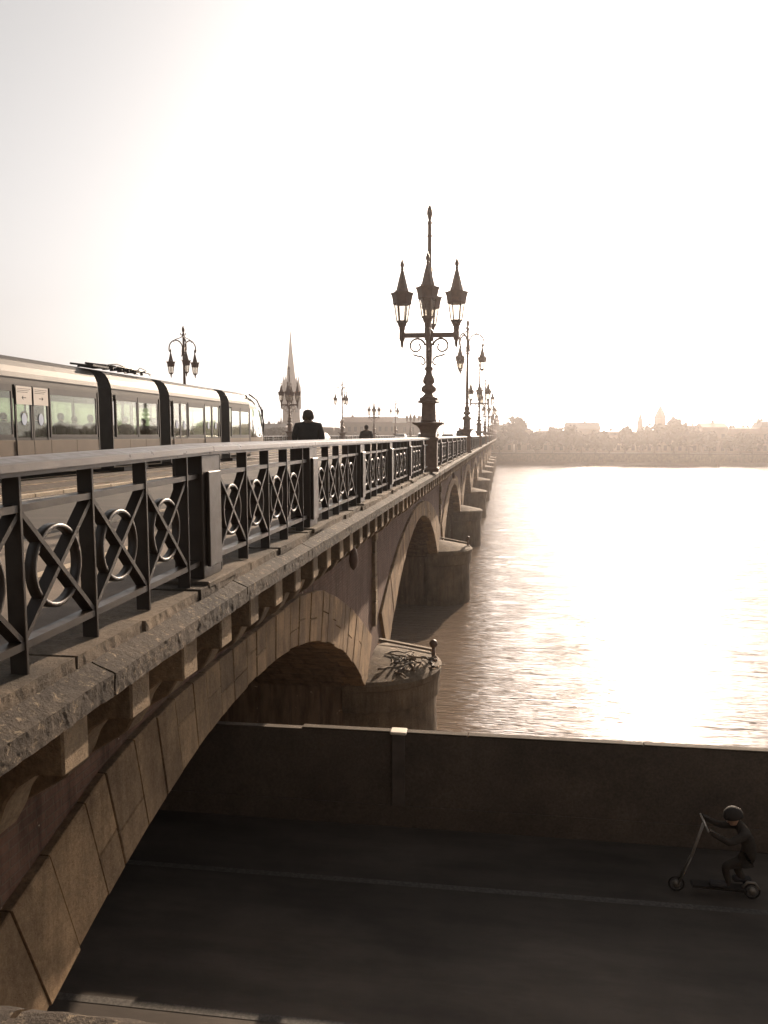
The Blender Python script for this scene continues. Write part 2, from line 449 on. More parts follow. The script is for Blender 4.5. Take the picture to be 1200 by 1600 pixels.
# brackets under the overhanging cornice
prof = [(-2.03, -1.272), (-2.03, -1.58)] + [(-2.03 - .36 * math.sin(R(t)), -1.55 - .36 * (1 - math.cos(R(t)))) for t in (25, 45, 62, 78)] + [(-2.45, -1.95), (FX - .02, -2.75), (FX - .02, -1.272)]
bm_ = bevel_mesh(MB().prism([(x, z) for x, z in prof], 1, -.115, .115).mesh('bracket', M_brkt), .012)
far_b = MB(); nb = 0
y = 3.335 - .6971 * 8
while y < P1 + SP * (NSP - 1):
    if nb < 300:
        place(bm_, 'bracket', br, (0, y + rnd.uniform(-.012, .012), EYE + camber(y) + rnd.uniform(-.006, .004)), (0, rnd.uniform(-.006, .006), rnd.uniform(-.01, .01)))
    else: far_b.prism([(x, z) for x, z in prof], 1, -.115, .115, Matrix.Translation((0, y, EYE)))
    nb += 1; y += .6971
tag(far_b.build('distant_brackets', M_brkt, br), kind='stuff')

# cornice slabs (rough, weathered) and plinth stones
def rough_bar(poly, y0, y1, dy, amp, seed, freq=7.0, sub=.04):
    """bar along Y with closed XZ profile; surface pushed in and out by noise"""
    pts = []
    for i, p in enumerate(poly):
        q = poly[(i + 1) % len(poly)]; n = max(1, int(math.hypot(q[0] - p[0], q[1] - p[1]) / sub)); n = min(n, 18)
        for j in range(n): pts.append((p[0] + (q[0] - p[0]) * j / n, p[1] + (q[1] - p[1]) * j / n))
    n = len(pts); ny = max(1, int((y1 - y0) / dy)); v = []
    cx = sum(p[0] for p in pts) / n; cz = sum(p[1] for p in pts) / n
    for i in range(ny + 1):
        y = y0 + (y1 - y0) * i / ny
        for (x, z) in pts:
            w = noise.fractal(Vector((x * freq, y * freq, z * freq + seed)), 1.0, 2.0, 5) * amp
            w -= amp * .9 * max(0, noise.noise(Vector((x * 2, y * 2.3, z * 2 + seed))) - .25) * 3
            d = Vector((x - cx, z - cz)); d.normalize()
            v.append((x + d.x * w, y, EYE + z + d.y * w + camber(y)))
    f = []
    for i in range(ny):
        for j in range(n):
            k = (j + 1) % n; f.append((i * n + j, i * n + k, (i + 1) * n + k, (i + 1) * n + j))
    f += [tuple(range(n))[::-1], tuple(ny * n + j for j in range(n))]
    m = MB(); m.add(v, f, False); return m
cprof = [(-1.90, -1.15), (-1.905, -1.265), (-3.75, -1.265), (-3.75, -1.20), (-2.6, -1.13), (-2.10, -1.065)]
ln = SP / 12
y = -2.6; k = 0
while y < P1 + SP * (NSP - 1):
    g = .008; y1 = y + ln
    if y < 12: d, amp, sb = .02, .006, .02
    elif y < 40: d, amp, sb = .10, .012, .10
    else: d, amp, sb = 2.1, .0, 9
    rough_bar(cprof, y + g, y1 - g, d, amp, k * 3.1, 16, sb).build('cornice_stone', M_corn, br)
    y = y1; k += 1
y = -2.2; k = 0
while y < P1 + SP * 4:
    l = rnd.choice((.55, .62, .7, .8)) if y < 30 else 1.6
    post = any(abs((y + l / 2) - (5.29 + 3.05 * j)) < .3 for j in range(-3, 9))
    top = -1.03 + rnd.uniform(-.012, .006); out = -2.02 + rnd.uniform(-.015, .02)
    if y < 30:
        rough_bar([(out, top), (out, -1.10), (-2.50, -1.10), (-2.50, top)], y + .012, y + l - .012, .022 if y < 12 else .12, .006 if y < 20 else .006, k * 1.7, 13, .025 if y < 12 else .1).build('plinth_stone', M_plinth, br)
    else: MB().box(-2.5, out, y + .01, y + l - .01, EYE - 1.10, EYE + top).build('plinth_stone', M_plinth, br)
    y += l; k += 1
far_p = MB(); far_p.box(-2.5, -2.02, y + .01, P1 + SP * (NSP - 1), EYE - 1.10, EYE - 1.03); far_p.build('plinth_course', M_plinth, br)
# raised pedestal stones under each railing post
pmh = bevel_mesh(MB().box(-.30, .12, -.27, .27, -.03, .02).mesh('post_base', M_plinth), .01)
for j in range(-2, 28):
    y = 5.29 + 3.05 * j
    place(pmh, 'post_base', br, (-2.12, y, EYE - 1.03 + camber(y)))

# quoin stones on each pier line, cutwaters
for k in range(0, 8):
    yc = P1 + SP * k - .45; z = -1.9; i = 0
    while z > -5.5 and k < 5:
        h = rnd.uniform(.3, .42); w = .30 if i % 2 else .42
        mm = MB().box(FX - .1, FX + .06 + rnd.uniform(0, .05), yc - w / 2, yc + w / 2, EYE + z - h + .012, EYE + z).mesh('quoin_stone', M_brkt)
        place(bevel_mesh(mm, .012), 'quoin_stone', br); z -= h; i += 1
def cutwater(yc, res):
    """half-round pier nose with a rounded cap"""
    n = 20 if res else 10; R0 = 2.12
    m = MB(); v = []; f = []
    def ring(r, z, ext=0):
        pts = [(FX - .6, yc - r - ext, z)]
        for i in range(n + 1):
            t = -math.pi / 2 + math.pi * i / n
            pts.append((FX - .25 + r * .98 * math.cos(t), yc + r * math.sin(t), z))
        pts.append((FX - .6, yc + r + ext, z)); return pts
    lev = [(R0 + .12, EYE - 12), (R0 + .02, EYE - 8.6), (R0, EYE - 7.75)]
    for r, z in lev: v += ring(r, z)
    w = n + 3
    for j in range(len(lev) - 1):
        for i in range(w - 1): f.append((j * w + i, j * w + i + 1, (j + 1) * w + i + 1, (j + 1) * w + i))
    f.append(tuple(range((len(lev) - 1) * w, len(lev) * w)))
    m.add(v, f, False)
    body = m.build('cutwater', M_pier, br)
    m = MB(); v = []; f = []
    lev = [(R0 - .02, EYE - 7.76), (R0 + .1, EYE - 7.70), (R0 + .12, EYE - 7.12), (R0 + .17, EYE - 7.08), (R0 + .17, EYE - 6.92), (R0 + .06, EYE - 6.84), (1.2, EYE - 6.62), (.35, EYE - 6.46), (.05, EYE - 6.42)]
    for r, z in lev: v += ring(r, z)
    for j in range(len(lev) - 1):
        for i in range(w - 1): f.append((j * w + i, j * w + i + 1, (j + 1) * w + i + 1, (j + 1) * w + i))
    m.add(v, f, False); m.build('cutwater_cap', M_pier, body)
for k in range(NSP): cutwater(P1 + SP * k, k < 3)

# deck
sheet('deck_slab', LX - 1.6, -3.0, -30, P1 + SP * 10 + 120, EYE - 1.29, M_concrete, 'structure', th=.3)
CZ = lambda y: camber(y)
def strip(name, x0, x1, z0, z1, mat, kind='structure', y0=-30, y1=P1 + SP * 10 + 120, parent=None):
    m = MB(); ys = [y0, 5.6, y1] if y0 < 5.6 < y1 else [y0, y1]; v = []
    for y in ys:
        c = EYE + max(camber(y), -.3); v += [(x0, y, c + z0), (x1, y, c + z0), (x1, y, c + z1), (x0, y, c + z1)]
    f = []
    for i in range(len(ys) - 1):
        b = 4 * i
        for j in range(4): f.append((b + j, b + (j + 1) % 4, b + 4 + (j + 1) % 4, b + 4 + j))
    f += [(0, 1, 2, 3), tuple(4 * (len(ys) - 1) + j for j in range(4))]
    m.add(v, f); o = m.build(name, mat, parent)
    if kind and not parent: o['kind'] = kind
    return o
strip('pavement', -4.78, -2.52, -1.27, -1.085, M_walk)
strip('road', -9.15, -4.95, -1.285, -1.225, M_road)
strip('tram_bed', -15.3, -9.31, -1.285, -1.205, M_track)
strip('road', -18.0, -15.46, -1.285, -1.225, M_road)
strip('pavement', -20.3, -18.16, -1.285, -1.085, M_walk)
for x0, x1, z in ((-4.945, -4.785, -1.088), (-9.305, -9.155, -1.15), (-15.455, -15.305, -1.15), (-18.155, -18.005, -1.088)):
    kb = empty('kerb', (0, 0, 0), kind='structure')
    near = x0 > -10
    if near:
        kmm = bevel_mesh(MB().box(x0, x1, 0, .985, z - .15, z).mesh('kerb_stone', M_kerb), .012)
        for j in range(34): place(kmm, 'kerb_stone', kb, (0, 2 + j, EYE + camber(2.5 + j) + rnd.uniform(-.003, .004)))
    strip('kerb_run', x0, x1, z - .15, z, M_kerb, parent=kb, y0=36 if near else -30)
M_line = worn_paint('road_line', (.42, .38, .33), (.07, .06, .05))
strip('lane_marking', -5.45, -5.33, -1.224, -1.221, M_line, 'structure')
strip('lane_marking', -8.95, -8.83, -1.224, -1.221, M_line, 'structure')
M_rail = simple('worn_rail_steel', (.42, .34, .26), .28, .9)
for x in (-9.95, -11.385, -12.95, -14.385):
    for dx, w in ((0, .05), (.085, .03)):
        strip('tram_rail', x - w + dx, x + dx, -1.204, -1.192, M_rail, 'structure')
strip('paving_edge', -3.62, -3.50, -1.084, -1.081, M_kerb, 'structure')
strip('gutter', -5.20, -4.952, -1.2245, -1.2215, M_track, 'structure')
# left (upstream) edge of the bridge
strip('edge_cornice', -20.45, -19.7, -1.29, -1.03, M_corn)

# small round lights hung under the crown of the first arches
nl = MB(); nl.tube([(0, 0, 0), (0, 0, -.32)], .018, 6); nl.lathe([(.02, -.30), (.06, -.33), (.10, -.42), (.115, -.54), (.09, -.64), (.03, -.70)], 12)
nlm = nl.mesh('signal_drum', M_lamp)
for k, (lab) in enumerate(['small dark round signal lamp hanging below the brackets over the nearest arch', 'small dark round signal lamp hanging below the brackets over the second arch']):
    yc = (11.4, 35.3)[k]
    o = place(nlm, 'signal_lamp', None, (-2.16, yc - .3, EYE - 1.40), scale=(.62, .62, .85)); tag(o, lab, 'signal lamp', 'signal lamps under the arches')

# ------------------------------------------------------------------ iron balustrades
bar_m = MB().box(-.085, 0, -.010, .010, -1.035, -.134).mesh('baluster', M_iron); bevel_mesh(bar_m, .003)
post_mb = MB(); post_mb.box(-.22, 0, -.17, .17, -1.012, -.134); post_me = bevel_mesh(post_mb.mesh('post', M_iron), .006)
pp = bevel_mesh(MB().box(0.001, .03, -.115, .115, -.93, -.25).mesh('post_panel', M_iron), .005)
BAY = .61
def diag_mesh(flip):
    z0, z1 = -.875, -.30; w = .012; L_ = BAY - .02
    y0, y1 = (-L_ / 2, L_ / 2) if not flip else (L_ / 2, -L_ / 2)
    d = Vector((y1 - y0, z1 - z0)).normalized(); n_ = Vector((-d.y, d.x)) * w
    ex = -.074 if not flip else -.0735
    q = [(y0 + n_.x, z0 + n_.y), (y1 + n_.x, z1 + n_.y), (y1 - n_.x, z1 - n_.y), (y0 - n_.x, z0 - n_.y)]
    return MB().prism([(yy, zz) for yy, zz in q], 0, ex, -.010 + (.0015 if flip else 0)).mesh('diagonal_bar', M_iron)
dg = [diag_mesh(False), diag_mesh(True)]
rg = MB(); nn = 32; v = []; f = []
for i in range(nn):
    t = 2 * math.pi * i / nn
    for (rr, xx) in ((.205, -.066), (.205, -.022), (.200, -.016), (.184, -.016), (.180, -.022), (.180, -.066)):
        v.append((xx, rr * math.cos(t), -.588 + rr * math.sin(t)))
for i in range(nn):
    j = (i + 1) % nn
    for k in range(6): f.append((i * 6 + k, i * 6 + (k + 1) % 6, j * 6 + (k + 1) % 6, j * 6 + k))
rg.add(v, f, True); ring_me = rg.mesh('ring', M_iron)
def rail_mesh(y0, y1, z0, z1, name):
    m = MB(); c0, c1 = camber(y0), camber(y1)
    v = []
    for y, c in ((y0, c0), (y1, c1)):
        v += [(-.078, y, z0 + c), (-.006, y, z0 + c), (-.006, y, z1 + c), (-.078, y, z1 + c)]
    m.add(v, [(0, 1, 2, 3), (4, 5, 6, 7)] + [(j, (j + 1) % 4, 4 + (j + 1) % 4, 4 + j) for j in range(4)])
    return m.mesh(name, M_iron)
HP = [(.05, -.077), (.052, -.110), (.02, -.113), (.02, -.134), (-.20, -.134), (-.20, -.113), (-.232, -.110), (-.230, -.077), (-.215, -.070), (-.13, -.054), (-.05, -.054), (.035, -.070)]
def hand_mesh(y0, y1):
    m = MB(); v = []; n = len(HP)
    for y in (y0, y1):
        for (x, z) in HP: v.append((x, y, z + camber(y)))
    m.add(v, [(j, (j + 1) % n, n + (j + 1) % n, n + j) for j in range(n)] + [tuple(range(n)), tuple(range(n, 2 * n))])
    return m.mesh('handrail', M_hand)
far_cache = {}
def panel(par, y0, y1, detailed, x0, cut=None, X=-2.10):
    """one panel from post to post, y0/y1 = post centres"""
    sgn = 1
    if not detailed:
        key = cut is not None
        if key not in far_cache:
            m = MB()
            bars = [.25 + BAY * i for i in range(5)]
            if cut: bars = [.25, .86, 2.5]
            for b in bars: m.box(-.085, 0, b - .011, b + .011, -1.035, -.134)
            for i in range(1 if cut else 4):
                c = .25 + BAY * (i + .5); L_ = BAY - .03
                for s in (1, -1):
                    a_, b_ = c - s * L_ / 2, c + s * L_ / 2
                    m.add([(-.045, a_ - .012, -.875), (-.045, a_ + .012, -.875), (-.045, b_ + .012, -.30), (-.045, b_ - .012, -.30), (-.02, a_ - .012, -.875), (-.02, a_ + .012, -.875), (-.02, b_ + .012, -.30), (-.02, b_ - .012, -.30)],
                          [(0, 1, 2, 3), (4, 5, 6, 7), (0, 4, 7, 3), (1, 5, 6, 2)])
                m.tube([(-.04, c + .19 * math.cos(2 * math.pi * q / 12), -.588 + .19 * math.sin(2 * math.pi * q / 12)) for q in range(12)], .013, 4, True)
            for a_, b_ in (((.05, 1.4), (2.2, 3.0)) if cut else ((.05, 3.0),)):
                m.box(-.078, -.006, a_, b_, -.295, -.262); m.box(-.078, -.006, a_, b_, -.915, -.880)
            far_cache[key] = m.mesh('infill_panel', M_iron)
            far_cache[('h', key)] = MB().prism(HP, 1, .01, 3.04).mesh('handrail', M_hand)
        place(far_cache[key], 'infill_panel', par, (X, y0, EYE))
        if not cut: place(far_cache[('h', key)], 'handrail', par, (X, y0, EYE))
        else:
            place(far_cache[('h', key)], 'handrail', par, (X, y0, EYE), scale=(1, .46, 1))
            place(far_cache[('h', key)], 'handrail', par, (X, y0 + 2.2, EYE), scale=(1, .28, 1))
        return
    bars = [y0 + .25 + BAY * i for i in range(5)]
    segs = [(y0 + .171, y1 - .171)]
    hs_ = [(y0 + .004, y1 - .004)]
    if cut:
        segs = [(y0 + .171, cut[0]), (cut[1], y1 - .171)]; hs_ = [(y0 + .004, cut[0]), (cut[1], y1 - .004)]
    ok = lambda y: not cut or y < cut[0] - .05 or y > cut[1] + .05
    for b in bars:
        if ok(b): place(bar_m, 'baluster', par, (X, b, EYE + camber(b)))
    for i in range(4):
        c = (bars[i] + bars[i + 1]) / 2
        if ok(bars[i]) and ok(bars[i + 1]) and (not cut or not (bars[i] < cut[0] < bars[i + 1])):
            for d_ in dg: place(d_, 'diagonal_bar', par, (X, c, EYE + camber(c)))
            place(ring_me, 'ring', par, (X, c, EYE + camber(c)))
    for a_, b_ in segs:
        place(rail_mesh(a_, b_, -.295, -.262, 'upper_rail'), 'upper_rail', par, (X, 0, EYE))
        place(rail_mesh(a_, b_, -.915, -.880, 'lower_rail'), 'lower_rail', par, (X, 0, EYE))
    for a_, b_ in hs_: place(hand_mesh(a_, b_), 'handrail', par, (X, 0, EYE))
ORD = 'first second third fourth fifth sixth seventh eighth ninth tenth eleventh twelfth thirteenth fourteenth fifteenth sixteenth seventeenth eighteenth nineteenth twentieth twenty-first twenty-second twenty-third twenty-fourth twenty-fifth twenty-sixth twenty-seventh twenty-eighth twenty-ninth thirtieth thirty-first thirty-second thirty-third thirty-fourth thirty-fifth'.split()
rail_names = ['brown iron railing with crosses and rings nearest the camera', 'iron railing between the first and second right-hand lamp posts', 'iron railing between the second and third right-hand lamp posts']
for s in range(-1, 10):
    ya = P1 - SP + s * SP if s >= 0 else None
    j0 = 5.29 - 3.05 * 2 + SP * s
    if s < 0: continue
    lab = rail_names[s] if s < 3 else 'distant iron railing on the right edge, beyond the %s lamp post' % ORD[s]
    par = empty('iron_balustrade', (0, 0, 0), lab, 'railing', 'iron railings along the right edge of the bridge')
    for j in range(8):
        yp = j0 + 3.05 * j
        if s == 0 and j == 0:
            for e in (-2, -1):
                panel(par, yp + 3.05 * e, yp + 3.05 * (e + 1), True, 0)
                p = place(post_me, 'post', par, (-2.075, yp + 3.05 * e, EYE + camber(yp))); place(pp, 'post_panel', p)
        p = place(post_me, 'post', par, (-2.075, yp, EYE + camber(yp))); place(pp, 'post_panel', p)
        cut = (P1 + s * SP - .62, P1 + s * SP + .38) if j == 7 else None
        panel(par, yp, yp + 3.05, s < 2, 0, cut)
XL = -20.1
for s in range(0, 10):
    lab = '%s section from the camera of the iron railing on the left edge of the bridge' % ORD[s]
    par = empty('iron_balustrade', (0, 0, 0), lab, 'railing', 'iron railings along the left edge of the bridge')
    for j in range(8):
        yp = 5.29 - 6.1 + SP * s + 3.05 * j
        p = place(post_me, 'post', par, (XL - .03, yp, EYE))
        panel(par, yp, yp + 3.05, False, 0, None, XL)

# ------------------------------------------------------------------ lamp posts
def lantern_parts(up=True):
    """hexagonal lantern; z = 0 at glass bottom"""
    g = MB()
    for i in range(6):
        a0, a1 = math.pi / 3 * i, math.pi / 3 * (i + 1)
        g.add([(.155 * math.cos(a0), .155 * math.sin(a0), 0), (.155 * math.cos(a1), .155 * math.sin(a1), 0), (.225 * math.cos(a1), .225 * math.sin(a1), .47), (.225 * math.cos(a0), .225 * math.sin(a0), .47)], [(0, 1, 2, 3)])
    fr = MB()
    for i in range(6):
        a0 = math.pi / 3 * i; a1 = math.pi / 3 * (i + 1)
        fr.tube([(.158 * math.cos(a0), .158 * math.sin(a0), 0), (.228 * math.cos(a0), .228 * math.sin(a0), .47)], .017, 5)
    fr.lathe([(.12, -.03), (.175, -.025), (.175, .0), (.165, .012), (.12, .012)], 6, smooth=False)
    rf = MB()
    rf.lathe([(.235, .465), (.26, .47), (.275, .50), (.27, .54), (.30, .70), (.325, .80), (.29, .80), (.255, .79), (.20, .80), (.17, .90), (.10, 1.20), (.045, 1.42), (.03, 1.45)], 6, smooth=False)
    for i in range(6):
        a = math.pi / 3 * i; c, s_ = math.cos(a), math.sin(a)
        rf.tube([(.30 * c, .30 * s_, .74), (.33 * c, .33 * s_, .82), (.37 * c, .37 * s_, .86), (.40 * c, .40 * s_, .84)], [.02, .016, .012, .006], 4)
    rf.lathe([(.03, 1.43), (.055, 1.47), (.035, 1.50), (.065, 1.57), (.055, 1.63), (.02, 1.72), (.004, 1.78)], 8)
    return g, fr, rf
lg, lf, lr = lantern_parts()
lg_m, lf_m, lr_m = lg.mesh('lantern_glass', M_lglass), lf.mesh('lantern_frame', M_lamp), lr.mesh('lantern_roof', M_lamp)
def add_lantern(par, loc, rz, sc_=1.0, hang=False):
    l_ = place(lf_m, 'lantern', par, loc, (0, 0, rz), (sc_,) * 3)
    place(lg_m, 'lantern_glass', l_); place(lr_m, 'lantern_roof', l_)
    h = MB()
    if not hang: h.lathe([(.155, -.03), (.13, -.07), (.12, -.12), (.085, -.17), (.09, -.22), (.075, -.26), (.08, -.34)], 10)
    else: h.lathe([(.15, -.03), (.10, -.07), (.05, -.11), (.06, -.16), (.035, -.2), (.045, -.26), (.02, -.30), (.008, -.36)], 8)
    if ('hold', hang) not in far_cache: far_cache[('hold', hang)] = h.mesh('lantern_socket', M_lamp)
    place(far_cache[('hold', hang)], 'lantern_socket', l_)
    return l_
def spiral(c, r0, r1, t0, t1, n=18):
    return [(c[0] + (r0 + (r1 - r0) * i / n) * math.cos(t0 + (t1 - t0) * i / n), 0, c[1] + (r0 + (r1 - r0) * i / n) * math.sin(t0 + (t1 - t0) * i / n)) for i in range(n + 1)]
def base_column(par):
    """z = 0 at eye level in all these profiles"""
    m = MB()
    m.box(-.24, .26, -.25, .25, -1.06, -.12); m.box(-.27, .31, -.29, .29, -1.06, -.94); m.box(-.27, .30, -.28, .28, -.16, -.06)
    me = bevel_mesh(m.mesh('pedestal', M_lamp), .015); place(me, 'pedestal', par)
    m = MB(); m.lathe([(.31, -.06), (.31, .06), (.35, .18), (.46, .27), (.62, .335), (.63, .365), (.38, .38), (.29, .39)], 4, Matrix.Rotation(math.pi / 4, 4, 'Z'), smooth=False)
    m.build('capstone', M_lamp, par)
    m = MB()
    m.lathe([(.24, .38), (.22, .45), (.20, .9), (.24, .98), (.27, 1.0), (.27, 1.08), (.21, 1.10), (.13, 1.18), (.11, 1.21), (.15, 1.22), (.215, 1.28), (.22, 1.36), (.17, 1.42), (.11, 1.46), (.16, 1.50), (.175, 1.57), (.15, 1.66), (.10, 1.75), (.085, 1.85), (.12, 1.87), (.12, 1.95), (.085, 1.97), (.092, 2.3), (.095, 2.72)], 14)
    m.lathe([(.30, .93), (.33, .96), (.30, 1.0)], 8, smooth=False)
    return m
def make_lamp_a():
    r = empty('street_lamp', (0, 0, 0))
    m = base_column(r)
    m.lathe([(.095, 2.7), (.13, 2.74), (.13, 2.98), (.08, 3.02), (.065, 3.1), (.065, 4.3), (.10, 4.33), (.07, 4.38), (.10, 4.62), (.065, 4.66), (.055, 5.6), (.085, 5.63), (.055, 5.68), (.055, 5.95), (.08, 6.0), (.04, 6.06), (.05, 6.12), (.085, 6.25), (.07, 6.38), (.03, 6.46), (.004, 6.50)], 12)
    m.build('column', M_lamp, r)
    for i in range(4):
        a = math.pi / 2 * i
        arm = MB(); M_ = Matrix.Rotation(a, 4, 'Z')
        arm.box(.10, .80, -.06, .06, 2.80, 2.93, M_)
        arm.lathe([(.008, 2.50), (.04, 2.56), (.05, 2.70), (.085, 2.76), (.085, 2.96), (.05, 3.0)], 8, M_ @ Matrix.Translation((.78, 0, 0)))
        arm.build('arm', M_lamp, r)
        s_ = MB(); pts = [(.10, 0, 2.35)] + [(.12, 0, 2.45)]
        sp_ = spiral((.36, 2.55), .25, .09, R(175), R(-230), 22)
        s_.tube(sp_, [.032 - .0004 * q for q in range(len(sp_))], 6, M=M_)
        s_.tube([(.46, 0, 2.32), (.34, 0, 2.28), (.22, 0, 2.26), (.14, 0, 2.20), (.11, 0, 2.10), (.16, 0, 2.02), (.22, 0, 2.05), (.21, 0, 2.11), (.18, 0, 2.10)], .026, 6, M=M_)
        s_.build('scroll', M_lamp, r)
        add_lantern(r, (.78 * math.cos(a), .78 * math.sin(a), 3.27), 0)
    return r
def make_lamp_b():
    r = empty('street_lamp', (0, 0, 0))
    m = base_column(r)
    m.lathe([(.095, 2.7), (.08, 4.0), (.075, 4.8), (.12, 4.85), (.08, 4.9), (.075, 5.1), (.13, 5.2), (.075, 5.3), (.065, 6.2), (.11, 6.3), (.06, 6.36), (.05, 6.45), (.08, 6.52), (.095, 6.65), (.06, 6.78), (.01, 6.86)], 12)
    m.build('column', M_lamp, r)
    for i in range(3):
        a = 2 * math.pi / 3 * i; M_ = Matrix.Rotation(a, 4, 'Z')
        arm = MB()
        pts = [(.12, 0, 5.0), (.10, 0, 5.12), (.10, 0, 5.3)] + [(.52 + .44 * math.cos(t), 0, 5.48 + .50 * math.sin(t)) for t in [math.pi - math.pi * q / 14 for q in range(15)]] + [(.96, 0, 5.36), (.92, 0, 5.28), (.86, 0, 5.26)]
        arm.tube(pts, .042, 6, M=M_); arm.ball(M_ @ Vector((.14, 0, 4.99)), .045)
        arm.build('arm', M_lamp, r)
        s_ = MB(); s_.tube([(.07, 0, 6.28), (.13, 0, 6.16), (.28, 0, 6.10), (.42, 0, 6.07), (.54, 0, 6.02), (.62, 0, 5.97), (.65, 0, 5.88), (.58, 0, 5.86)], .026, 5, M=M_)
        s_.tube([(.06, 0, 6.33), (.14, 0, 6.30), (.22, 0, 6.36), (.20, 0, 6.42), (.15, 0, 6.40)], .028, 5, M=M_)
        s_.ball(M_ @ Vector((.35, 0, 6.085)), .03); s_.build('tie_scroll', M_lamp, r)
        add_lantern(r, (.87 * math.cos(a), .87 * math.sin(a), 3.93), 0, .88, True)
        hk = MB(); hk.tube([(.87, 0, 5.10), (.87, 0, 5.30)], .022, 6, M=M_); hk.build('hook', M_lamp, r)
    return r
LA = make_lamp_a(); LB = make_lamp_b()
ords = ['nearest the camera', 'second along', 'third along']
used = {}
for side in ('right', 'left'):
    for k in range(11):
        typ = 'A' if (k % 2 == 0) else 'B'
        if side == 'left' and k == 0: continue
        src = LA if typ == 'A' else LB
        if typ in used: o = copy_tree(src)
        else: o = src; used[typ] = 1
        x = -2.13 if side == 'right' else -20.0
        y = P1 - .15 + SP * k
        o.location = (x, y, EYE); o.rotation_euler = (0, 0, R(2) if side == 'right' else R(62 if typ == 'B' else 4))
        d = 'four upright lanterns and a tall centre pole' if typ == 'A' else 'three hanging lanterns on curled arms'
        if side == 'right':
            lab = {0: 'tall ornate lamp post with four upright lanterns, largest and nearest on the right railing', 1: 'lamp post with three hanging lanterns, just behind the largest lamp post', 2: 'lamp post with four upright lanterns, third along the right railing', 3: 'lamp post with three hanging lanterns, fourth along the right railing'}.get(k, 'distant lamp post with %s, %s along the right railing' % (d.split(' and')[0].split(' on')[0], ORD[k]))
        else:
            lab = {1: 'dark lamp post with three hanging lanterns rising behind the tram roof', 2: 'lamp post with four upright lanterns in front of the tall church spire', 3: 'lamp post with three hanging lanterns between the church spire and the largest lamp post', 4: 'small lamp post with four upright lanterns, left of the largest lamp post'}.get(k, 'distant lamp post with %s, %s along the left railing' % (d.split(' and')[0].split(' on')[0], ORD[k - 1]))
        tag(o, lab, 'lamp post', 'lamp posts on the %s side of the bridge' % side)

# ------------------------------------------------------------------ tram
M_tsil = simple('tram_silver', (.045, .040, .035), .55, 0, .12, 1.5, 0, .18)
M_tbei = simple('tram_beige', (.095, .068, .045), .6, 0, .12, 1.5, 0, .2)
M_tblk = simple('tram_black', (.022, .019, .017), .5, 0, .2, 3, 0, .2)
M_rub = simple('bellows_rubber', (.028, .024, .02), .75, 0, .2, 4)
M_tint = simple('tram_interior', (.30, .26, .21), .6, 0, .1, 2)
M_seat = simple('seat_fabric', (.08, .07, .07), .8)
M_stick = simple('sticker_white', (.5, .45, .40), .6, 0, .05)
M_blue = simple('sticker_blue', (.30, .36, .48), .6, 0, .05)
tram = empty('tram', (-12.4, 0, EYE), 'long silver and beige tram with dark bellows between its cars, running along the bridge', 'tram')
W = 2.4
# outline of the cross-section: x = 0 right side, x = -W left side
roof_c = [(0, 1.33), (-.005, 1.50), (-.03, 1.62), (-.09, 1.78), (-.19, 1.93), (-.34, 2.03), (-.55, 2.08)]
secs = [(4.2, 22.42, 'a'), (23.25, 26.75, 'b'), (27.6, 32.95, 'c'), (34.0, 36.9, 'd')]
def section_shell(y0, y1, nm):
    car = empty('car_section', (0, 0, 0)); car.parent = tram
    m = MB(); full = roof_c + [(-W - x, z) for x, z in reversed(roof_c)]
    m.prism(full, 1, y0, y1); m.build('roof', M_tsil, car)
    g = MB(); g.box(.003, .012, y0, y1, 1.475, 1.495); g.build('roof_groove', M_tblk, car)
    m = MB()
    for x in (0, -W):
        m.box(x - .05 if x == 0 else x, x if x == 0 else x + .05, y0, y1, 1.29, 1.33)
    m.box(-W, 0, y0, y1, -1.02, -.92)
    m.build('header', M_tsil, car)
    n = max(1, round((y1 - y0) / 1.3)); w = (y1 - y0) / n
    for x0, x1 in ((-.06, 0), (-W, -W + .06)):
        for i in range(n):
            pmn = MB().box(x0, x1, y0 + i * w + .006, y0 + (i + 1) * w - .006, -1.04, -.13).mesh('side_panel', M_tbei)
            place(bevel_mesh(pmn, .006), 'side_panel', car)
        MB().box(x0 - .002, x1 - .003, y0, y1, -.128, -.06).build('sill', M_tblk, car)
    MB().box(-W + .07, -.07, y0 + .02, y1 - .02, -.915, -.85).build('floor', M_tint, car)
    for y in (y0, y1 - .05):
        MB().box(-.052, .008, y, y + .05, -1.04, 1.33).build('end_trim', M_tsil, car)
    return car
win_layout = {
 'a': [('w', 4.3, 6.2), ('w', 6.25, 8.2), ('d', 8.3, 9.9), ('w', 10.0, 12.6), ('w', 12.65, 14.3), ('d2', 14.4, 15.9), ('w', 16.0, 18.15), ('d', 18.25, 19.72), ('w', 19.8, 22.3)],
 'b': [('w', 23.5, 25.0), ('w', 25.04, 26.6)],
 'c': [('d2', 27.9, 29.25), ('w', 29.35, 31.0), ('d2', 31.05, 32.7)],
 'd': [('w', 34.3, 35.5), ('w', 35.54, 36.85)]}
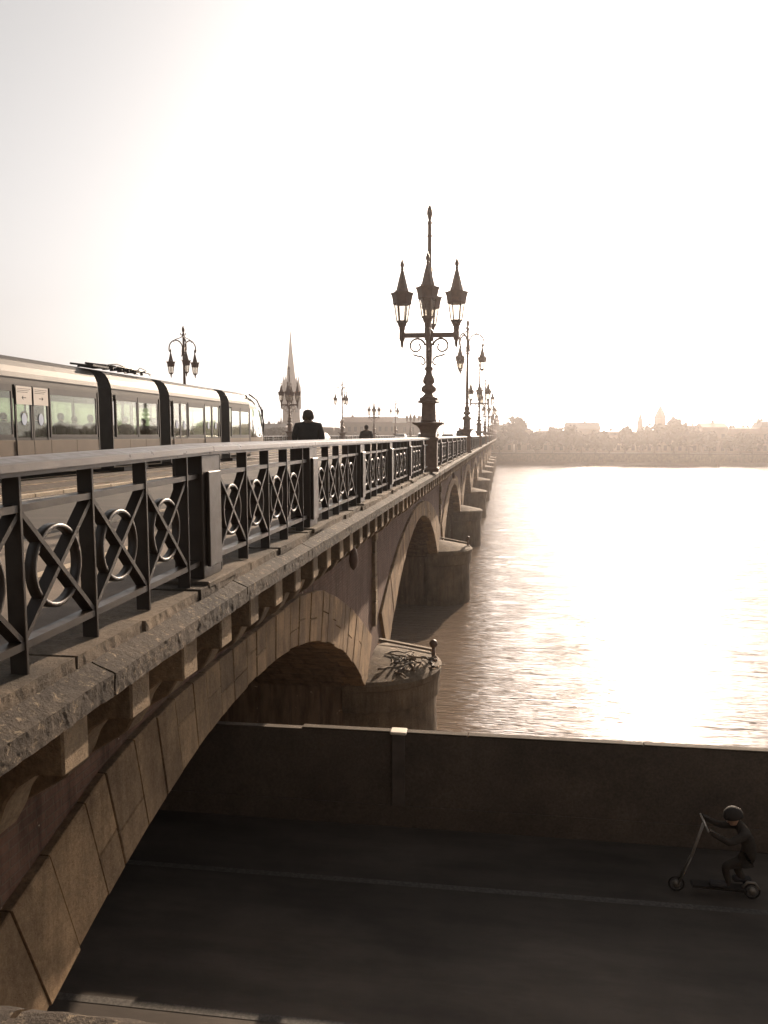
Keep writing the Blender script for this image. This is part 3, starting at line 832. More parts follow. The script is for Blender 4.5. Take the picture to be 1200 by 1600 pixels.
for y0, y1, nm in secs:
    car = section_shell(y0, y1, nm)
    for kind, a, b in win_layout[nm]:
        if kind == 'w':
            for X in (-.014, -W + .006):
                w_ = MB(); w_.box(X - .02, X + .02, a, a + .05, -.06, 1.29); w_.box(X - .02, X + .02, b - .05, b, -.06, 1.29)
                w_.box(X - .02, X + .02, a + .05, b - .05, 1.12, 1.29); w_.box(X - .02, X + .02, a + .05, b - .05, -.06, .02)
                f_ = w_.build('window', M_tblk, car)
                MB().box(X - .006, X + .006, a + .05, b - .05, .02, 1.12).build('pane', M_tglass, f_)
        else:
            mid = (a + b) / 2
            for X in (-.014, -W + .006):
                for q, (da, db) in enumerate(((a, mid - .012), (mid + .012, b))):
                    w_ = MB()
                    w_.box(X - .022, X + .022, da, da + .055, -1.03, 1.31); w_.box(X - .022, X + .022, db - .055, db, -1.03, 1.31)
                    w_.box(X - .022, X + .022, da + .055, db - .055, 1.22, 1.31); w_.box(X - .022, X + .022, da + .055, db - .055, -1.03, -.13)
                    d_ = w_.build('door_leaf', M_tblk if kind == 'd' else M_tsil, car)
                    MB().box(X - .006, X + .006, da + .055, db - .055, -.13, 1.22).build('pane', M_tglass, d_)
                    MB().box(.0235, .026, da, db, -1.03, -.135).build('door_skirt', M_tbei, d_) if X > -1 else None
                    if X > -1:
                        yc = (da + db) / 2
                        if kind == 'd':
                            MB().box(.024, .027, da + .03, db - .03, .80, 1.27).build('notice', M_stick, d_)
                            s = 1 if q else -1; ar = MB()
                            ar.box(.0275, .029, yc - .09, yc + .09, .965, .985)
                            ar.add([(.0285, yc + s * .11, .975), (.0285, yc + s * .03, 1.035), (.0285, yc + s * .045, .975), (.0285, yc + s * .03, .915)], [(0, 1, 2, 3)])
                            for r_ in range(3): ar.box(.0275, .029, da + .08, db - .08 - .06 * r_, 1.20 - .045 * r_, 1.212 - .045 * r_)
                            ar.build('arrow_mark', M_tblk, d_)
                        ht = MB(); pts = [(.007, yc + .11 * math.sin(t) ** 1 * 1.0, .42 + .16 * math.cos(t)) for t in [2 * math.pi * q_ / 16 for q_ in range(16)]]
                        ht.add(pts, [tuple(range(16))]); ht.build('door_sticker', M_blue, d_)
# pillars between windows on the body (outer trims), roof panel seams
for y in (6.9, 9.9, 12.6, 15.6, 17.8, 20.3, 24.9, 30.6, 35.5):
    sm = MB(); pts = [(x + .004 + .003 * (z > 1.7), y, z + .003) for x, z in roof_c[1:]]
    for i in range(len(pts) - 1):
        p, q = pts[i], pts[i + 1]
        sm.add([(p[0], y - .006, p[2]), (p[0], y + .006, p[2]), (q[0], y + .006, q[2]), (q[0], y - .006, q[2])], [(0, 1, 2, 3)])
    sm.build('roof_seam', M_tblk, tram)
# bellows
for (a, b) in ((22.44, 23.23), (26.77, 27.58), (32.97, 33.98)):
    n = 9; m = MB(); v = []
    pr = [(-.03, -1.0), (-.03, 1.5)] + [(x - .03, z) for x, z in roof_c[2:]]
    pr = pr + [(-W - x, z) for x, z in reversed(pr)]
    ctr = Vector((-W / 2, .6)); np_ = len(pr)
    for i in range(2 * n + 1):
        y = a + (b - a) * i / (2 * n); s = 1.0 if i % 2 == 0 else .965
        for (x, z) in pr: v.append((ctr.x + (x - ctr.x) * s, y, ctr.y + (z - ctr.y) * (s if z > 0 else 1)))
    f = [(i * np_ + j, i * np_ + (j + 1) % np_, (i + 1) * np_ + (j + 1) % np_, (i + 1) * np_ + j) for i in range(2 * n) for j in range(np_)]
    m.add(v, f); m.build('bellows', M_rub, tram)
# nose: loft of shrinking sections
def body_prof(zt, wd, zlo=-1.0):
    c = -W / 2; h = W / 2 * wd
    P_ = [(c + h, zlo), (c + h, -.1), (c + h * .985, min(1.33, zt - .35)), (c + h * .90, zt - .12), (c + h * .6, zt), (c - h * .6, zt), (c - h * .90, zt - .12), (c - h * .985, min(1.33, zt - .35)), (c - h, -.1), (c - h, zlo)]
    return P_
st = [(36.92, 2.07, 1.0), (37.5, 2.03, 1.0), (38.1, 1.90, .985), (38.7, 1.62, .96), (39.2, 1.25, .92), (39.6, .80, .86), (39.9, .30, .76), (40.0, .02, .66)]
m = MB(); g = MB(); profs = [(y, body_prof(zt, wd)) for y, zt, wd in st]; np_ = 10
vv = [(x, y, z) for y, p_ in profs for x, z in p_]
silver = []; gl = []
for i in range(len(st) - 1):
    for j in range(np_ - 1):
        q = (i * np_ + j, i * np_ + j + 1, (i + 1) * np_ + j + 1, (i + 1) * np_ + j)
        (gl if (j in (1, 7) or (j in (3, 4, 5, 2, 6) and i >= 2)) else silver).append(q)
silver.append(tuple((len(st) - 1) * np_ + j for j in range(np_)))
m.add(vv, silver, True); m.build('nose_shell', M_tbei, tram)
g.add(vv, gl, True); g.build('windscreen', M_tglass, tram)
MB().tube([(-.02, 36.95, 2.0), (-.02, 38.1, 1.80), (-.05, 38.9, 1.35), (-.14, 39.6, .65), (-.3, 39.95, .1)], .04, 6).build('windscreen_pillar', M_tblk, tram)
MB().box(-.06, .005, 36.92, 37.0, -1.0, 1.33).build('cab_pillar', M_tblk, tram)
mi = MB(); mi.tube([(.0, 38.2, 1.45), (.15, 38.35, 1.43), (.2, 38.35, 1.3)], .018, 5); mi.box(.14, .24, 38.31, 38.38, .95, 1.30); mi.build('mirror', M_tblk, tram)
MB().box(-W + .56, -.56, 4.3, 36.9, 2.083, 2.09).build('roof_deck', M_tsil, tram)
# bogies / skirts
for yc in (8, 17, 25, 30.2, 35.5): MB().box(-W + .1, -.1, yc - .9, yc + .9, -1.19, -1.045).build('bogie', M_tblk, tram)
# pantograph folded on the second car
pg = empty('pantograph', (0, 0, 0)); pg.parent = tram
m = MB()
m.box(-.5, .02, 22.15, 23.1, 2.10, 2.16)
for x in (-.25, -.75):
    m.tube([(x, 22.2, 2.20), (x, 24.6, 2.26), (x, 26.6, 2.22)], .035, 6)
    m.tube([(x, 22.6, 2.14), (x, 24.2, 2.34), (x, 25.8, 2.18)], .022, 6)
for y in (23.2, 23.8, 24.4, 24.9, 25.4, 25.9): m.tube([(-.9, y, 2.20), (-.1, y, 2.22)], .03, 5); m.tube([(-.25, y, 2.1), (-.25, y, 2.24)], .05, 6)
m.tube([(-.3, 25.6, 2.2), (-.3, 25.9, 2.36), (-.3, 26.3, 2.32), (-.3, 26.7, 2.14)], .014, 5)
m.build('pantograph_frame', M_tblk, pg)
# seats and poles inside
stm = MB(); stm.box(-.45, 0, -.22, .22, -.42, -.34); stm.box(-.45, 0, .16, .24, -.40, .28); stm.box(-.25, -.2, -.1, .1, -.85, -.42)
stme = bevel_mesh(stm.mesh('seat', M_seat), .02)
for y in (10.6, 11.6, 13.3, 30.0):
    for x in (-.35, -1.6): place(stme, 'seat', tram, (x, y, 0))
for y in (9.1, 15.2, 18.9, 25.0, 28.6, 31.8): MB().tube([(-1.0, y, -.85), (-1.0, y, 1.5)], .018, 6).build('grab_pole', M_tsil, tram)

# ------------------------------------------------------------------ people
def skin_body(name, joints, edges, mat, sub=2):
    """one continuous surface: joints {name: (x,y,z,r)}"""
    names = list(joints); me = bpy.data.meshes.new(name)
    me.from_pydata([joints[n][:3] for n in names], [(names.index(a), names.index(b)) for a, b in edges], [])
    o = bpy.data.objects.new(name, me); COL.objects.link(o)
    o.modifiers.new('s', 'SKIN'); sl = me.skin_vertices[0].data
    for i, n in enumerate(names):
        r = joints[n][3]; sl[i].radius = r if isinstance(r, tuple) else (r, r)
    sl[0].use_root = True
    mm = o.modifiers.new('b', 'SUBSURF'); mm.levels = sub; mm.render_levels = sub
    dg_ = bpy.context.evaluated_depsgraph_get(); dg_.update()
    ev = bpy.data.meshes.new_from_object(o.evaluated_get(dg_))
    bpy.data.objects.remove(o); ev.materials.clear(); ev.materials.append(mat)
    ev.polygons.foreach_set('use_smooth', [True] * len(ev.polygons)); ev.name = name
    return ev
M_coat = simple('dark_coat', (.018, .015, .014), .85, 0, .3, 6)
M_trou = simple('dark_trousers', (.03, .028, .03), .85)
M_skin = simple('skin', (.38, .24, .17), .55, 0, .05)
M_hat = simple('brown_wool', (.045, .032, .024), .95, 0, .4, 20)
M_scarf = simple('scarf', (.14, .10, .075), .9, 0, .3, 12)
M_helm = simple('helmet', (.032, .028, .025), .85, 0, .1, 3, 0, .2)
def head_mesh(mat):
    pr = [(.012, -.12), (.05, -.115), (.066, -.08), (.075, -.03), (.082, .02), (.080, .06), (.066, .10), (.035, .125), (.004, .132)]
    m = MB(); m.lathe(pr, 14); m.v = [(x * .92, y * 1.12 + (.01 if z < -.04 else 0), z) for x, y, z in m.v]
    m.tube([(0, .085, .015), (0, .115, -.022), (0, .10, -.035)], [.010, .016, .01], 6)
    for s in (1, -1):
        m.ball((s * .076, -.005, -.01), .022, 8); m.ball((s * .03, .085, .02), .011, 6)
    m.tube([(-.025, .092, -.062), (0, .098, -.06), (.025, .092, -.062)], .007, 5)
    return m.mesh('head', mat)
def hand(par, loc, rot, mat):
    m = MB(); m.box(-.035, .035, -.012, .014, -.085, 0)
    for i, l in enumerate((.062, .072, .066, .05)):
        x = -.028 + i * .019; m.tube([(x, 0, -.08), (x, .004, -.08 - l * .5), (x, .022, -.08 - l)], [.0085, .008, .0065], 5)
    m.tube([(.03, .0, -.025), (.052, .008, -.055), (.05, .02, -.082)], [.011, .010, .008], 5)
    me = m.mesh('hand', mat); place(me, 'hand', par, loc, rot)
def walker(loc, rz, label, hat=True, stride=.18, bulk=1.0, scale=1.0, cat='person'):
    r = empty('person', loc, label, cat, rz=rz); r.scale = (scale,) * 3
    J = dict(pelvis=(0, 0, .92, (.17 * bulk, .12)), waist=(0, 0, 1.08, (.20 * bulk, .15)), chest=(0, .01, 1.27, (.21 * bulk, .15)), yoke=(0, 0, 1.41, (.16 * bulk, .11)), neck=(0, 0, 1.50, .058), skull=(0, .02, 1.58, .07),
             hl=(-.10, 0, .88, .105), kl=(-.11, stride * .6, .50, .07), al=(-.11, stride, .10, .05), tl=(-.12, stride + .15, .05, .04),
             hr=(.10, 0, .88, .105), kr=(.11, -stride * .2, .49, .07), ar=(.11, -stride * 1.2, .12, .05), tr=(.12, -stride * 1.2 + .14, .05, .04),
             sl=(-.18 * bulk, 0, 1.39, .11), el=(-.235 * bulk, .0, 1.13, .09), wl=(-.22 * bulk, .10, .93, .05),
             sr=(.18 * bulk, 0, 1.39, .11), er=(.235 * bulk, .0, 1.13, .09), wr=(.22 * bulk, .08, .90, .05))
    E_ = [('pelvis', 'waist'), ('waist', 'chest'), ('chest', 'yoke'), ('yoke', 'neck'), ('neck', 'skull'), ('pelvis', 'hl'), ('hl', 'kl'), ('kl', 'al'), ('al', 'tl'), ('pelvis', 'hr'), ('hr', 'kr'), ('kr', 'ar'), ('ar', 'tr'), ('yoke', 'sl'), ('sl', 'el'), ('el', 'wl'), ('yoke', 'sr'), ('sr', 'er'), ('er', 'wr')]
    place(skin_body('body', J, E_, M_coat), 'body', r)
    hd = place(head_mesh(M_skin), 'head', r, (0, .03, 1.62))
    if hat:
        h = MB(); h.lathe([(.128, -.05), (.142, -.02), (.138, .03), (.130, .08), (.11, .13), (.065, .165), (.01, .175)], 18)
        h.v = [(x + .02 * noise.noise(Vector((x * 30, y * 30, z * 30))), y * 1.1, z) for x, y, z in h.v]; h.build('hat', M_hat, hd)
        h = MB()
        for q in range(9):
            a = -math.pi * .1 - q * math.pi * .1; h.ball((.10 * math.cos(a), .095 * math.sin(a), -.035 + .02 * math.sin(q * 2.3)), .045, 8)
        h.build('hair', M_hat, hd)
    else:
        h = MB(); h.lathe([(.088, -.05), (.098, .03), (.09, .09), (.05, .14), (.006, .15)], 12); h.v = [(x, y * 1.05 - .015, z) for x, y, z in h.v]; h.build('hair', M_hat, hd)
    s_ = MB(); s_.tube([(.085 * math.cos(t), .085 * math.sin(t) + .01, 1.49 + .012 * math.sin(3 * t)) for t in [2 * math.pi * q / 12 for q in range(12)]], .04, 8, True); s_.build('scarf', M_scarf, r)
    hand(r, (-.24 * bulk, .12, .92), (R(-25), 0, R(90)), M_skin); hand(r, (.25 * bulk, .08, .89), (R(-25), 0, R(-90)), M_skin)
    return r
walker((-4.34, 17.0, EYE - 1.09), R(12), 'person in a dark bulky coat and knitted hat walking away beside the railing', True, .2, 1.42, .93)
walker((-6.1, 34.5, EYE - 1.225), R(5), 'small dark hunched figure between the hatted person and the largest lamp post', False, .15, 1.15, .96)
walker((-3.6, 66.0, EYE - 1.09), R(180), 'tiny distant pedestrian on the right pavement far along the bridge', False, .2, 1.0, 1.0)

# seated tram passengers
J = dict(pelvis=(0, 0, -.24, (.16, .13)), waist=(0, -.03, -.08, (.15, .11)), chest=(0, -.02, .12, (.18, .12)), yoke=(0, -.01, .25, (.15, .09)), neck=(0, 0, .33, .055), skull=(0, .02, .40, .065),
         hl=(-.09, .05, -.26, .09), kl=(-.1, .44, -.26, .07), al=(-.1, .48, -.74, .05), tl=(-.1, .6, -.80, .04),
         hr=(.09, .05, -.26, .09), kr=(.1, .44, -.26, .07), ar=(.1, .48, -.74, .05), tr=(.1, .6, -.80, .04),
         sl=(-.2, 0, .22, .075), el=(-.25, .08, -.05, .055), wl=(-.12, .28, -.12, .042), sr=(.2, 0, .22, .075), er=(.25, .08, -.05, .055), wr=(.12, .28, -.12, .042))
E2 = [('pelvis', 'waist'), ('waist', 'chest'), ('chest', 'yoke'), ('yoke', 'neck'), ('neck', 'skull'), ('pelvis', 'hl'), ('hl', 'kl'), ('kl', 'al'), ('al', 'tl'), ('pelvis', 'hr'), ('hr', 'kr'), ('kr', 'ar'), ('ar', 'tr'), ('yoke', 'sl'), ('sl', 'el'), ('el', 'wl'), ('yoke', 'sr'), ('sr', 'er'), ('er', 'wr')]
seat_me = skin_body('body', J, E2, M_coat, 2)
hm = head_mesh(M_skin); hh = MB(); hh.lathe([(.088, -.05), (.1, .03), (.092, .09), (.05, .14), (.006, .15)], 12); hh.v = [(x, y * 1.05 - .015, z) for x, y, z in hh.v]; hhm = hh.mesh('hair', M_hat)
seats = [(-.55, 16.95, 'seated tram passenger behind the window at the left edge of the photo'), (-1.85, 17.75, 'seated tram passenger, farther side, left of the door with notices'),
         (-.55, 18.6, 'tram passenger seen through the left leaf of the door with white notices'), (-1.85, 19.15, 'tram passenger seen through the right leaf of the door with white notices'),
         (-.55, 20.3, 'seated tram passenger just right of the door with white notices'), (-1.85, 21.0, 'seated tram passenger in the middle of the last window before the bellows'), (-.55, 21.9, 'seated tram passenger at the end of the first car, beside the bellows'),
         (-.55, 24.1, 'seated tram passenger behind the first window of the short second car'), (-1.85, 25.4, 'seated tram passenger behind the second window of the short car'), (-.55, 26.2, 'seated tram passenger beside the second bellows')]
seats = [(x, w * (12.4 - x) / 12.4, l) for x, w, l in seats]
for x, y, l in seats: place(stme, 'seat', tram, (x + .2, y, .06))
for x, y, lab in seats:
    r = empty('person', (-12.4 + x, y, EYE + .06), lab, 'person', 'passengers inside the tram')
    place(seat_me, 'body', r); h = place(hm, 'head', r, (0, .03, .45)); place(hhm, 'hair', h)

# ------------------------------------------------------------------ scooter rider on the promenade
sx, sy = 2.45, 10.25
scr = empty('kick_scooter', (sx, sy, PROM + .004), 'thin dark kick scooter ridden along the promenade below the bridge', 'scooter', rz=R(88))
m = MB()
M_alu = simple('scooter_metal', (.20, .18, .155), .45, .3)
# local +Y = travel direction (towards world -X)
m.tube([(0, .02, .12), (0, -.14, .55), (0, -.26, .98)], .019, 8); m.tube([(-.24, -.27, .99), (.24, -.27, .99)], .014, 8)
m.tube([(-.035, .03, .12), (-.035, -.12, .50)], .010, 6); m.tube([(.035, .03, .12), (.035, -.12, .50)], .010, 6)
m.build('steering_column', M_alu, scr)
MB().box(-.075, .075, -.82, -.14, .115, .145).build('deck', M_tblk, scr)
for y in (.05, -.90):
    w = MB(); w.tube([(0, y + .095 * math.cos(t), .105 + .095 * math.sin(t)) for t in [2 * math.pi * q / 24 for q in range(24)]], .012, 6, True)
    wh = w.build('wheel', M_tblk, scr); MB().tube([(-.02, y, .105), (.02, y, .105)], .05, 12).build('hub', M_alu, wh)
MB().tube([(0, -.78, .15), (0, -.84, .225), (0, -.93, .22), (0, -.99, .14)], .018, 6).build('mudguard', M_alu, scr)
rider = empty('person', (sx, sy, PROM + .004), 'small person in dark clothes and helmet leaning over a kick scooter on the promenade', 'person', rz=R(88))
J = dict(pelvis=(0, -.86, .62, (.12, .10)), waist=(0, -.84, .74, (.115, .09)), chest=(0, -.78, .88, (.13, .10)), yoke=(0, -.74, .96, (.11, .08)), neck=(0, -.70, 1.02, .045), skull=(0, -.66, 1.08, .055),
         hl=(-.07, -.82, .58, .08), kl=(-.09, -.52, .46, .058), al=(-.05, -.60, .20, .04), tl=(-.05, -.46, .175, .035),
         hr=(.07, -.84, .58, .08), kr=(.12, -.72, .34, .058), ar=(.14, -.88, .10, .04), tr=(.14, -.75, .045, .035),
         sl=(-.15, -.74, .94, .062), el=(-.24, -.54, .86, .048), wl=(-.20, -.31, .96, .034), sr=(.15, -.74, .94, .062), er=(.24, -.54, .86, .048), wr=(.20, -.31, .96, .034))
M_ride = simple('dull_jacket', (.042, .036, .031), .95, 0, .25, 8, 0, .1)
place(skin_body('body', J, E2, M_ride), 'body', rider)
hd = place(head_mesh(M_skin), 'head', rider, (0, -.62, 1.11), (R(-15), 0, 0), (.9, .9, .9))
for (x_, y_, z_) in ((-.05, -.50, .155), (.13, -.84, .155)):
    place(bevel_mesh(MB().box(-.045, .045, -.08, .16, -.005, .075).mesh('shoe', M_trou), .025), 'shoe', rider, (x_, y_, z_))
h = MB(); h.lathe([(.118, -.01), (.122, .03), (.105, .09), (.06, .135), (.008, .15)], 16); h.v = [(x, y * 1.15 - .01, z) for x, y, z in h.v]; h.build('helmet', M_helm, hd)
for s in (-1, 1): hand(rider, (.20 * s, -.29, .99), (R(-70), 0, 0), M_ride)

# ------------------------------------------------------------------ near parapet at the camera's feet, with lichen
np1 = empty('stone_parapet', (0, 0, 0), 'lichen-covered stone parapet in the bottom left corner, right below the camera', 'wall')
pv = []
for k in range(6):
    x0 = -2.4 + k * .8
    m = MB(); nx, ny = 26, 12; v = []; f = []
    for i in range(nx + 1):
        for j in range(ny + 1):
            x = x0 + .006 + (.788) * i / nx; yy = .78 + .36 * j / ny
            e = .006 * noise.fractal(Vector((x * 14, yy * 14, 0)), 1, 2, 4)
            if j == ny: yy += .012 * noise.noise(Vector((x * 9, 3, 0)))
            v.append((x, yy, EYE - .975 + e - .02 * (j == ny)))
    for i in range(nx):
        for j in range(ny): a_ = i * (ny + 1) + j; f.append((a_, a_ + ny + 1, a_ + ny + 2, a_ + 1))
    m.add(v, f, True)
    o = m.build('coping_stone', M_corn, np1)
MB().box(-2.4, 2.4, .80, 1.125, EYE - 6.2, EYE - 1.005).build('wall_face', M_concrete, np1)
sheet('terrace', -1.6, 30, -8, .80, EYE - 1.55, M_walk, th=4.0)

# ------------------------------------------------------------------ debris and marker on the nearest pier
dw = empty('driftwood_pile', (-2.55, P1 - .5, EYE - 6.85), 'tangle of driftwood branches stranded on top of the nearest bridge pier', 'driftwood')
M_wood = simple('driftwood', (.20, .155, .11), .9, 0, .4, 8, .3); M_wood2 = simple('wet_driftwood', (.06, .045, .035), .8, 0, .4, 8, .3)
for k in range(26):
    m = MB(); a = rnd.uniform(0, math.pi); l = rnd.uniform(.3, 1.1); c = Vector((rnd.gauss(0, .32), rnd.gauss(0, .5), rnd.uniform(.05, .35)))
    pts = []
    for q in range(6):
        t = q / 5 - .5
        pts.append(c + Vector((math.cos(a) * l * t, math.sin(a) * l * t, .10 * t * rnd.uniform(-1, 1))) + Vector((rnd.uniform(-.05, .05), rnd.uniform(-.05, .05), rnd.uniform(-.03, .04))))
    r0 = rnd.uniform(.014, .05); m.tube(pts, [r0 * (1 - .13 * q) for q in range(6)], 6)
    m.build('branch', M_wood if k % 3 else M_wood2, dw)
mk = MB(); mk.tube([(0, 0, 0), (0, 0, .42)], .06, 8); mk.box(-.13, .13, -.13, .13, 0, .06); mk.ball((0, 0, .50), .13, 12)
mkm = mk.mesh('marker_post', M_lamp)
tag(place(mkm, 'marker_post', None, (-1.98, P1 + .25, EYE - 6.82)), 'short black post with a round head on the tip of the nearest pier', 'marker post', 'marker posts on the piers')
tag(place(mkm, 'marker_post', None, (-2.0, P1 + SP + .25, EYE - 6.82)), 'short black post with a round head on the second pier', 'marker post', 'marker posts on the piers')
for k, (yy, lab) in enumerate(((P1, 'bleached timber plank lying across the top of the nearest pier'), (P1 + SP, 'timber plank lying across the top of the second pier'))):
    tag(MB().box(-.9, .9, -.07, .07, 0, .07).build('plank', M_wood, None, (-2.9, yy + .9, EYE - 6.60), (R(4), R(12), R(12))), lab, 'plank', 'planks on the piers')

# ------------------------------------------------------------------ cars on the bridge
M_carp = [simple('car_paint_dark', (.05, .048, .045), .25, .3, .05), simple('car_paint_white', (.62, .58, .52), .25, 0, .05), simple('car_paint_grey', (.2, .19, .17), .25, .4, .05)]
M_tyre = simple('tyre', (.02, .02, .02), .9); M_redl = simple('tail_light', (.35, .03, .02), .3); M_hl = simple('head_light', (.7, .68, .62), .2)
side = [(-2.1, .25), (-2.15, .62), (-2.05, .92), (-1.75, .98), (-1.35, 1.36), (-.7, 1.45), (.2, 1.42), (.85, 1.05), (1.7, .88), (2.05, .68), (2.12, .35), (2.0, .22)]
def make_car():
    r = empty('parked_car', (0, 0, 0)); m = MB(); n = len(side); v = []
    for x, tw in ((-.86, 1), (-.80, 1.0), (.80, 1.0), (.86, 1)):
        for (y, z) in side:
            w = x
            if z > 1.0: w = x * (.80 if z > 1.3 else .92)
            elif abs(x) > .85: w = x
            v.append((w if abs(x) > .85 or z > 1 else x, y, z))
    f = []
    for s in range(3):
        for j in range(n): k = (j + 1) % n; f.append((s * n + j, s * n + k, (s + 1) * n + k, (s + 1) * n + j))
    f += [tuple(range(n)), tuple(3 * n + j for j in range(n))]
    m.add(v, f, False); body = place(m.mesh('body', M_carp[0]), 'body', r)
    wv = MB()
    for s in (-1, 1):
        q = [(s * .815, -1.55, 1.02), (s * .715, -1.2, 1.32), (s * .705, .1, 1.34), (s * .80, .72, 1.05)]
        wv.add(q + [(x + s * .02, y, z) for x, y, z in q], [(0, 1, 2, 3), (4, 5, 6, 7)] + [(j, (j + 1) % 4, 4 + (j + 1) % 4, 4 + j) for j in range(4)])
    wv.build('side_windows', M_cglass, r).name = 'side_window'
    for nm, q in (('rear_window', [(-.68, -1.70, 1.045), (.68, -1.70, 1.045), (.60, -1.40, 1.34), (-.60, -1.40, 1.34)]), ('windscreen', [(-.70, .80, 1.10), (.70, .80, 1.10), (.60, .30, 1.38), (-.60, .30, 1.38)])):
        d = -.02 if nm == 'rear_window' else .03
        w_ = MB(); w_.add(q + [(x, y + d, z + .02) for x, y, z in q], [(0, 1, 2, 3), (4, 5, 6, 7)] + [(j, (j + 1) % 4, 4 + (j + 1) % 4, 4 + j) for j in range(4)]); w_.build(nm, M_cglass, r)
    for x in (-.78, .78):
        for y in (-1.3, 1.3):
            w_ = MB(); w_.lathe([(.20, -.10), (.31, -.10), (.33, -.06), (.33, .06), (.31, .10), (.20, .10)], 18, Matrix.Translation((x, y, .33)) @ Matrix.Rotation(math.pi / 2, 4, 'Y')); w_.build('wheel', M_tyre, r)
    for x in (-.66, .66):
        MB().box(x - .14, x + .14, -2.18, -2.10, .66, .84).build('tail_light', M_redl, r); MB().box(x - .16, x + .16, 1.98, 2.10, .60, .74).build('headlight', M_hl, r)
    return r
car0 = make_car()
cars = [(-7.2, 74, 0, 1, 'pale distant car on the right lane beyond the largest lamp post'), (-7.2, 104, 0, 2, 'grey distant car far down the right lane'), (-16.8, 69, 180, 0, 'dark car beside the lamp post in front of the church spire'), (-16.8, 128, 180, 2, 'tiny grey car far down the left lane'), (-7.2, 150, 0, 1, 'tiny pale car near the far end of the right lane')]
for i, (x, y, a, c, lab) in enumerate(cars):
    o = car0 if i == 0 else copy_tree(car0)
    o.name = 'car'; o.location = (x, y, EYE - 1.225); o.rotation_euler = (0, 0, R(a)); tag(o, lab, 'car', 'cars on the bridge road')
    for ch in o.children:
        if ch.name.startswith('body'): ch.data = ch.data.copy(); ch.data.materials[0] = M_carp[c]

# ------------------------------------------------------------------ far shore: trees, houses, towers
M_leaf = simple('foliage', (.055, .052, .032), .95, 0, .3, .5, 0, .1, .2); M_bark = simple('bark', (.08, .06, .045), .95)
def tree_mesh(seed, h, w, n=850):
    rr = random.Random(seed); m = MB(); lobes = []
    for k in range(9):
        t = rr.uniform(0, 6.28); d = rr.uniform(0, .55) * w; lobes.append((Vector((d * math.cos(t), d * math.sin(t), h * rr.uniform(.42, .82))), rr.uniform(.30, .52) * w))
    for _ in range(n):
        c, r0 = rr.choice(lobes); d = Vector((rr.gauss(0, 1), rr.gauss(0, 1), rr.gauss(0, 1))).normalized()
        p = c + d * r0 * rr.uniform(.65, 1.05); s = rr.uniform(.25, .6)
        a = Vector((rr.gauss(0, 1), rr.gauss(0, 1), rr.gauss(0, 1))).normalized(); b = a.cross(d)
        if b.length < .01: continue
        b.normalize(); a = b.cross(d + a * .5).normalized()
        m.add([p - a * s - b * s * .6, p + a * s - b * s * .5, p + a * s * .7 + b * s, p - a * s * .8 + b * s * .7], [(0, 1, 2, 3)])
    return m
def trunk_mesh(seed, h):
    rr = random.Random(seed); m = MB(); m.tube([(0, 0, 0), (.05, .1, h * .25), (.1, 0, h * .5), (0, .1, h * .75)], [.35, .28, .2, .08], 7)
    for k in range(5):
        t = rr.uniform(0, 6.28); m.tube([(.05, 0, h * (.3 + .05 * k)), (math.cos(t) * h * .15, math.sin(t) * h * .15, h * (.45 + .05 * k)), (math.cos(t) * h * .26, math.sin(t) * h * .26, h * (.6 + .04 * k))], [.16, .1, .04], 5)
    return m
tm = []
for s, (h, w) in enumerate(((9, 5.0), (8, 5.6), (10, 4.6), (7, 4.8))):
    tm.append((tree_mesh(s + 3, h, w).mesh('crown', M_leaf), trunk_mesh(s, h).mesh('trunk', M_bark)))
def tree(x, y, z, k, s, rz, label, group):
    r = empty('tree', (x, y, z), label, 'tree', group, rz); r.scale = (s, s, s * rnd.uniform(.9, 1.1))
    place(tm[k][1], 'trunk', r); place(tm[k][0], 'crown', r)
x = -1.0; q_ = 0
while x < 150:
    tree(x, 282 + rnd.uniform(0, 6), 3.4, rnd.randrange(4), rnd.choice((.85, .95, 1.1, 1.25, 1.35)) * rnd.uniform(.92, 1.08), rnd.uniform(0, 6), 'hazy round-crowned tree, %s along the far quay counting right from the bridge' % ORD[q_], 'trees along the far quay'); q_ += 1; x += rnd.uniform(4.2, 7)
x = -240; q_ = 0
while x < -28:
    tree(x, 282 + rnd.uniform(0, 10), 3.4, rnd.randrange(4), rnd.uniform(.75, 1.1), rnd.uniform(0, 6), 'dark tree on the far bank left of the bridge, %s counting from the left' % ORD[q_], 'trees on the far bank left of the bridge'); q_ += 1; x += rnd.uniform(5.5, 10)

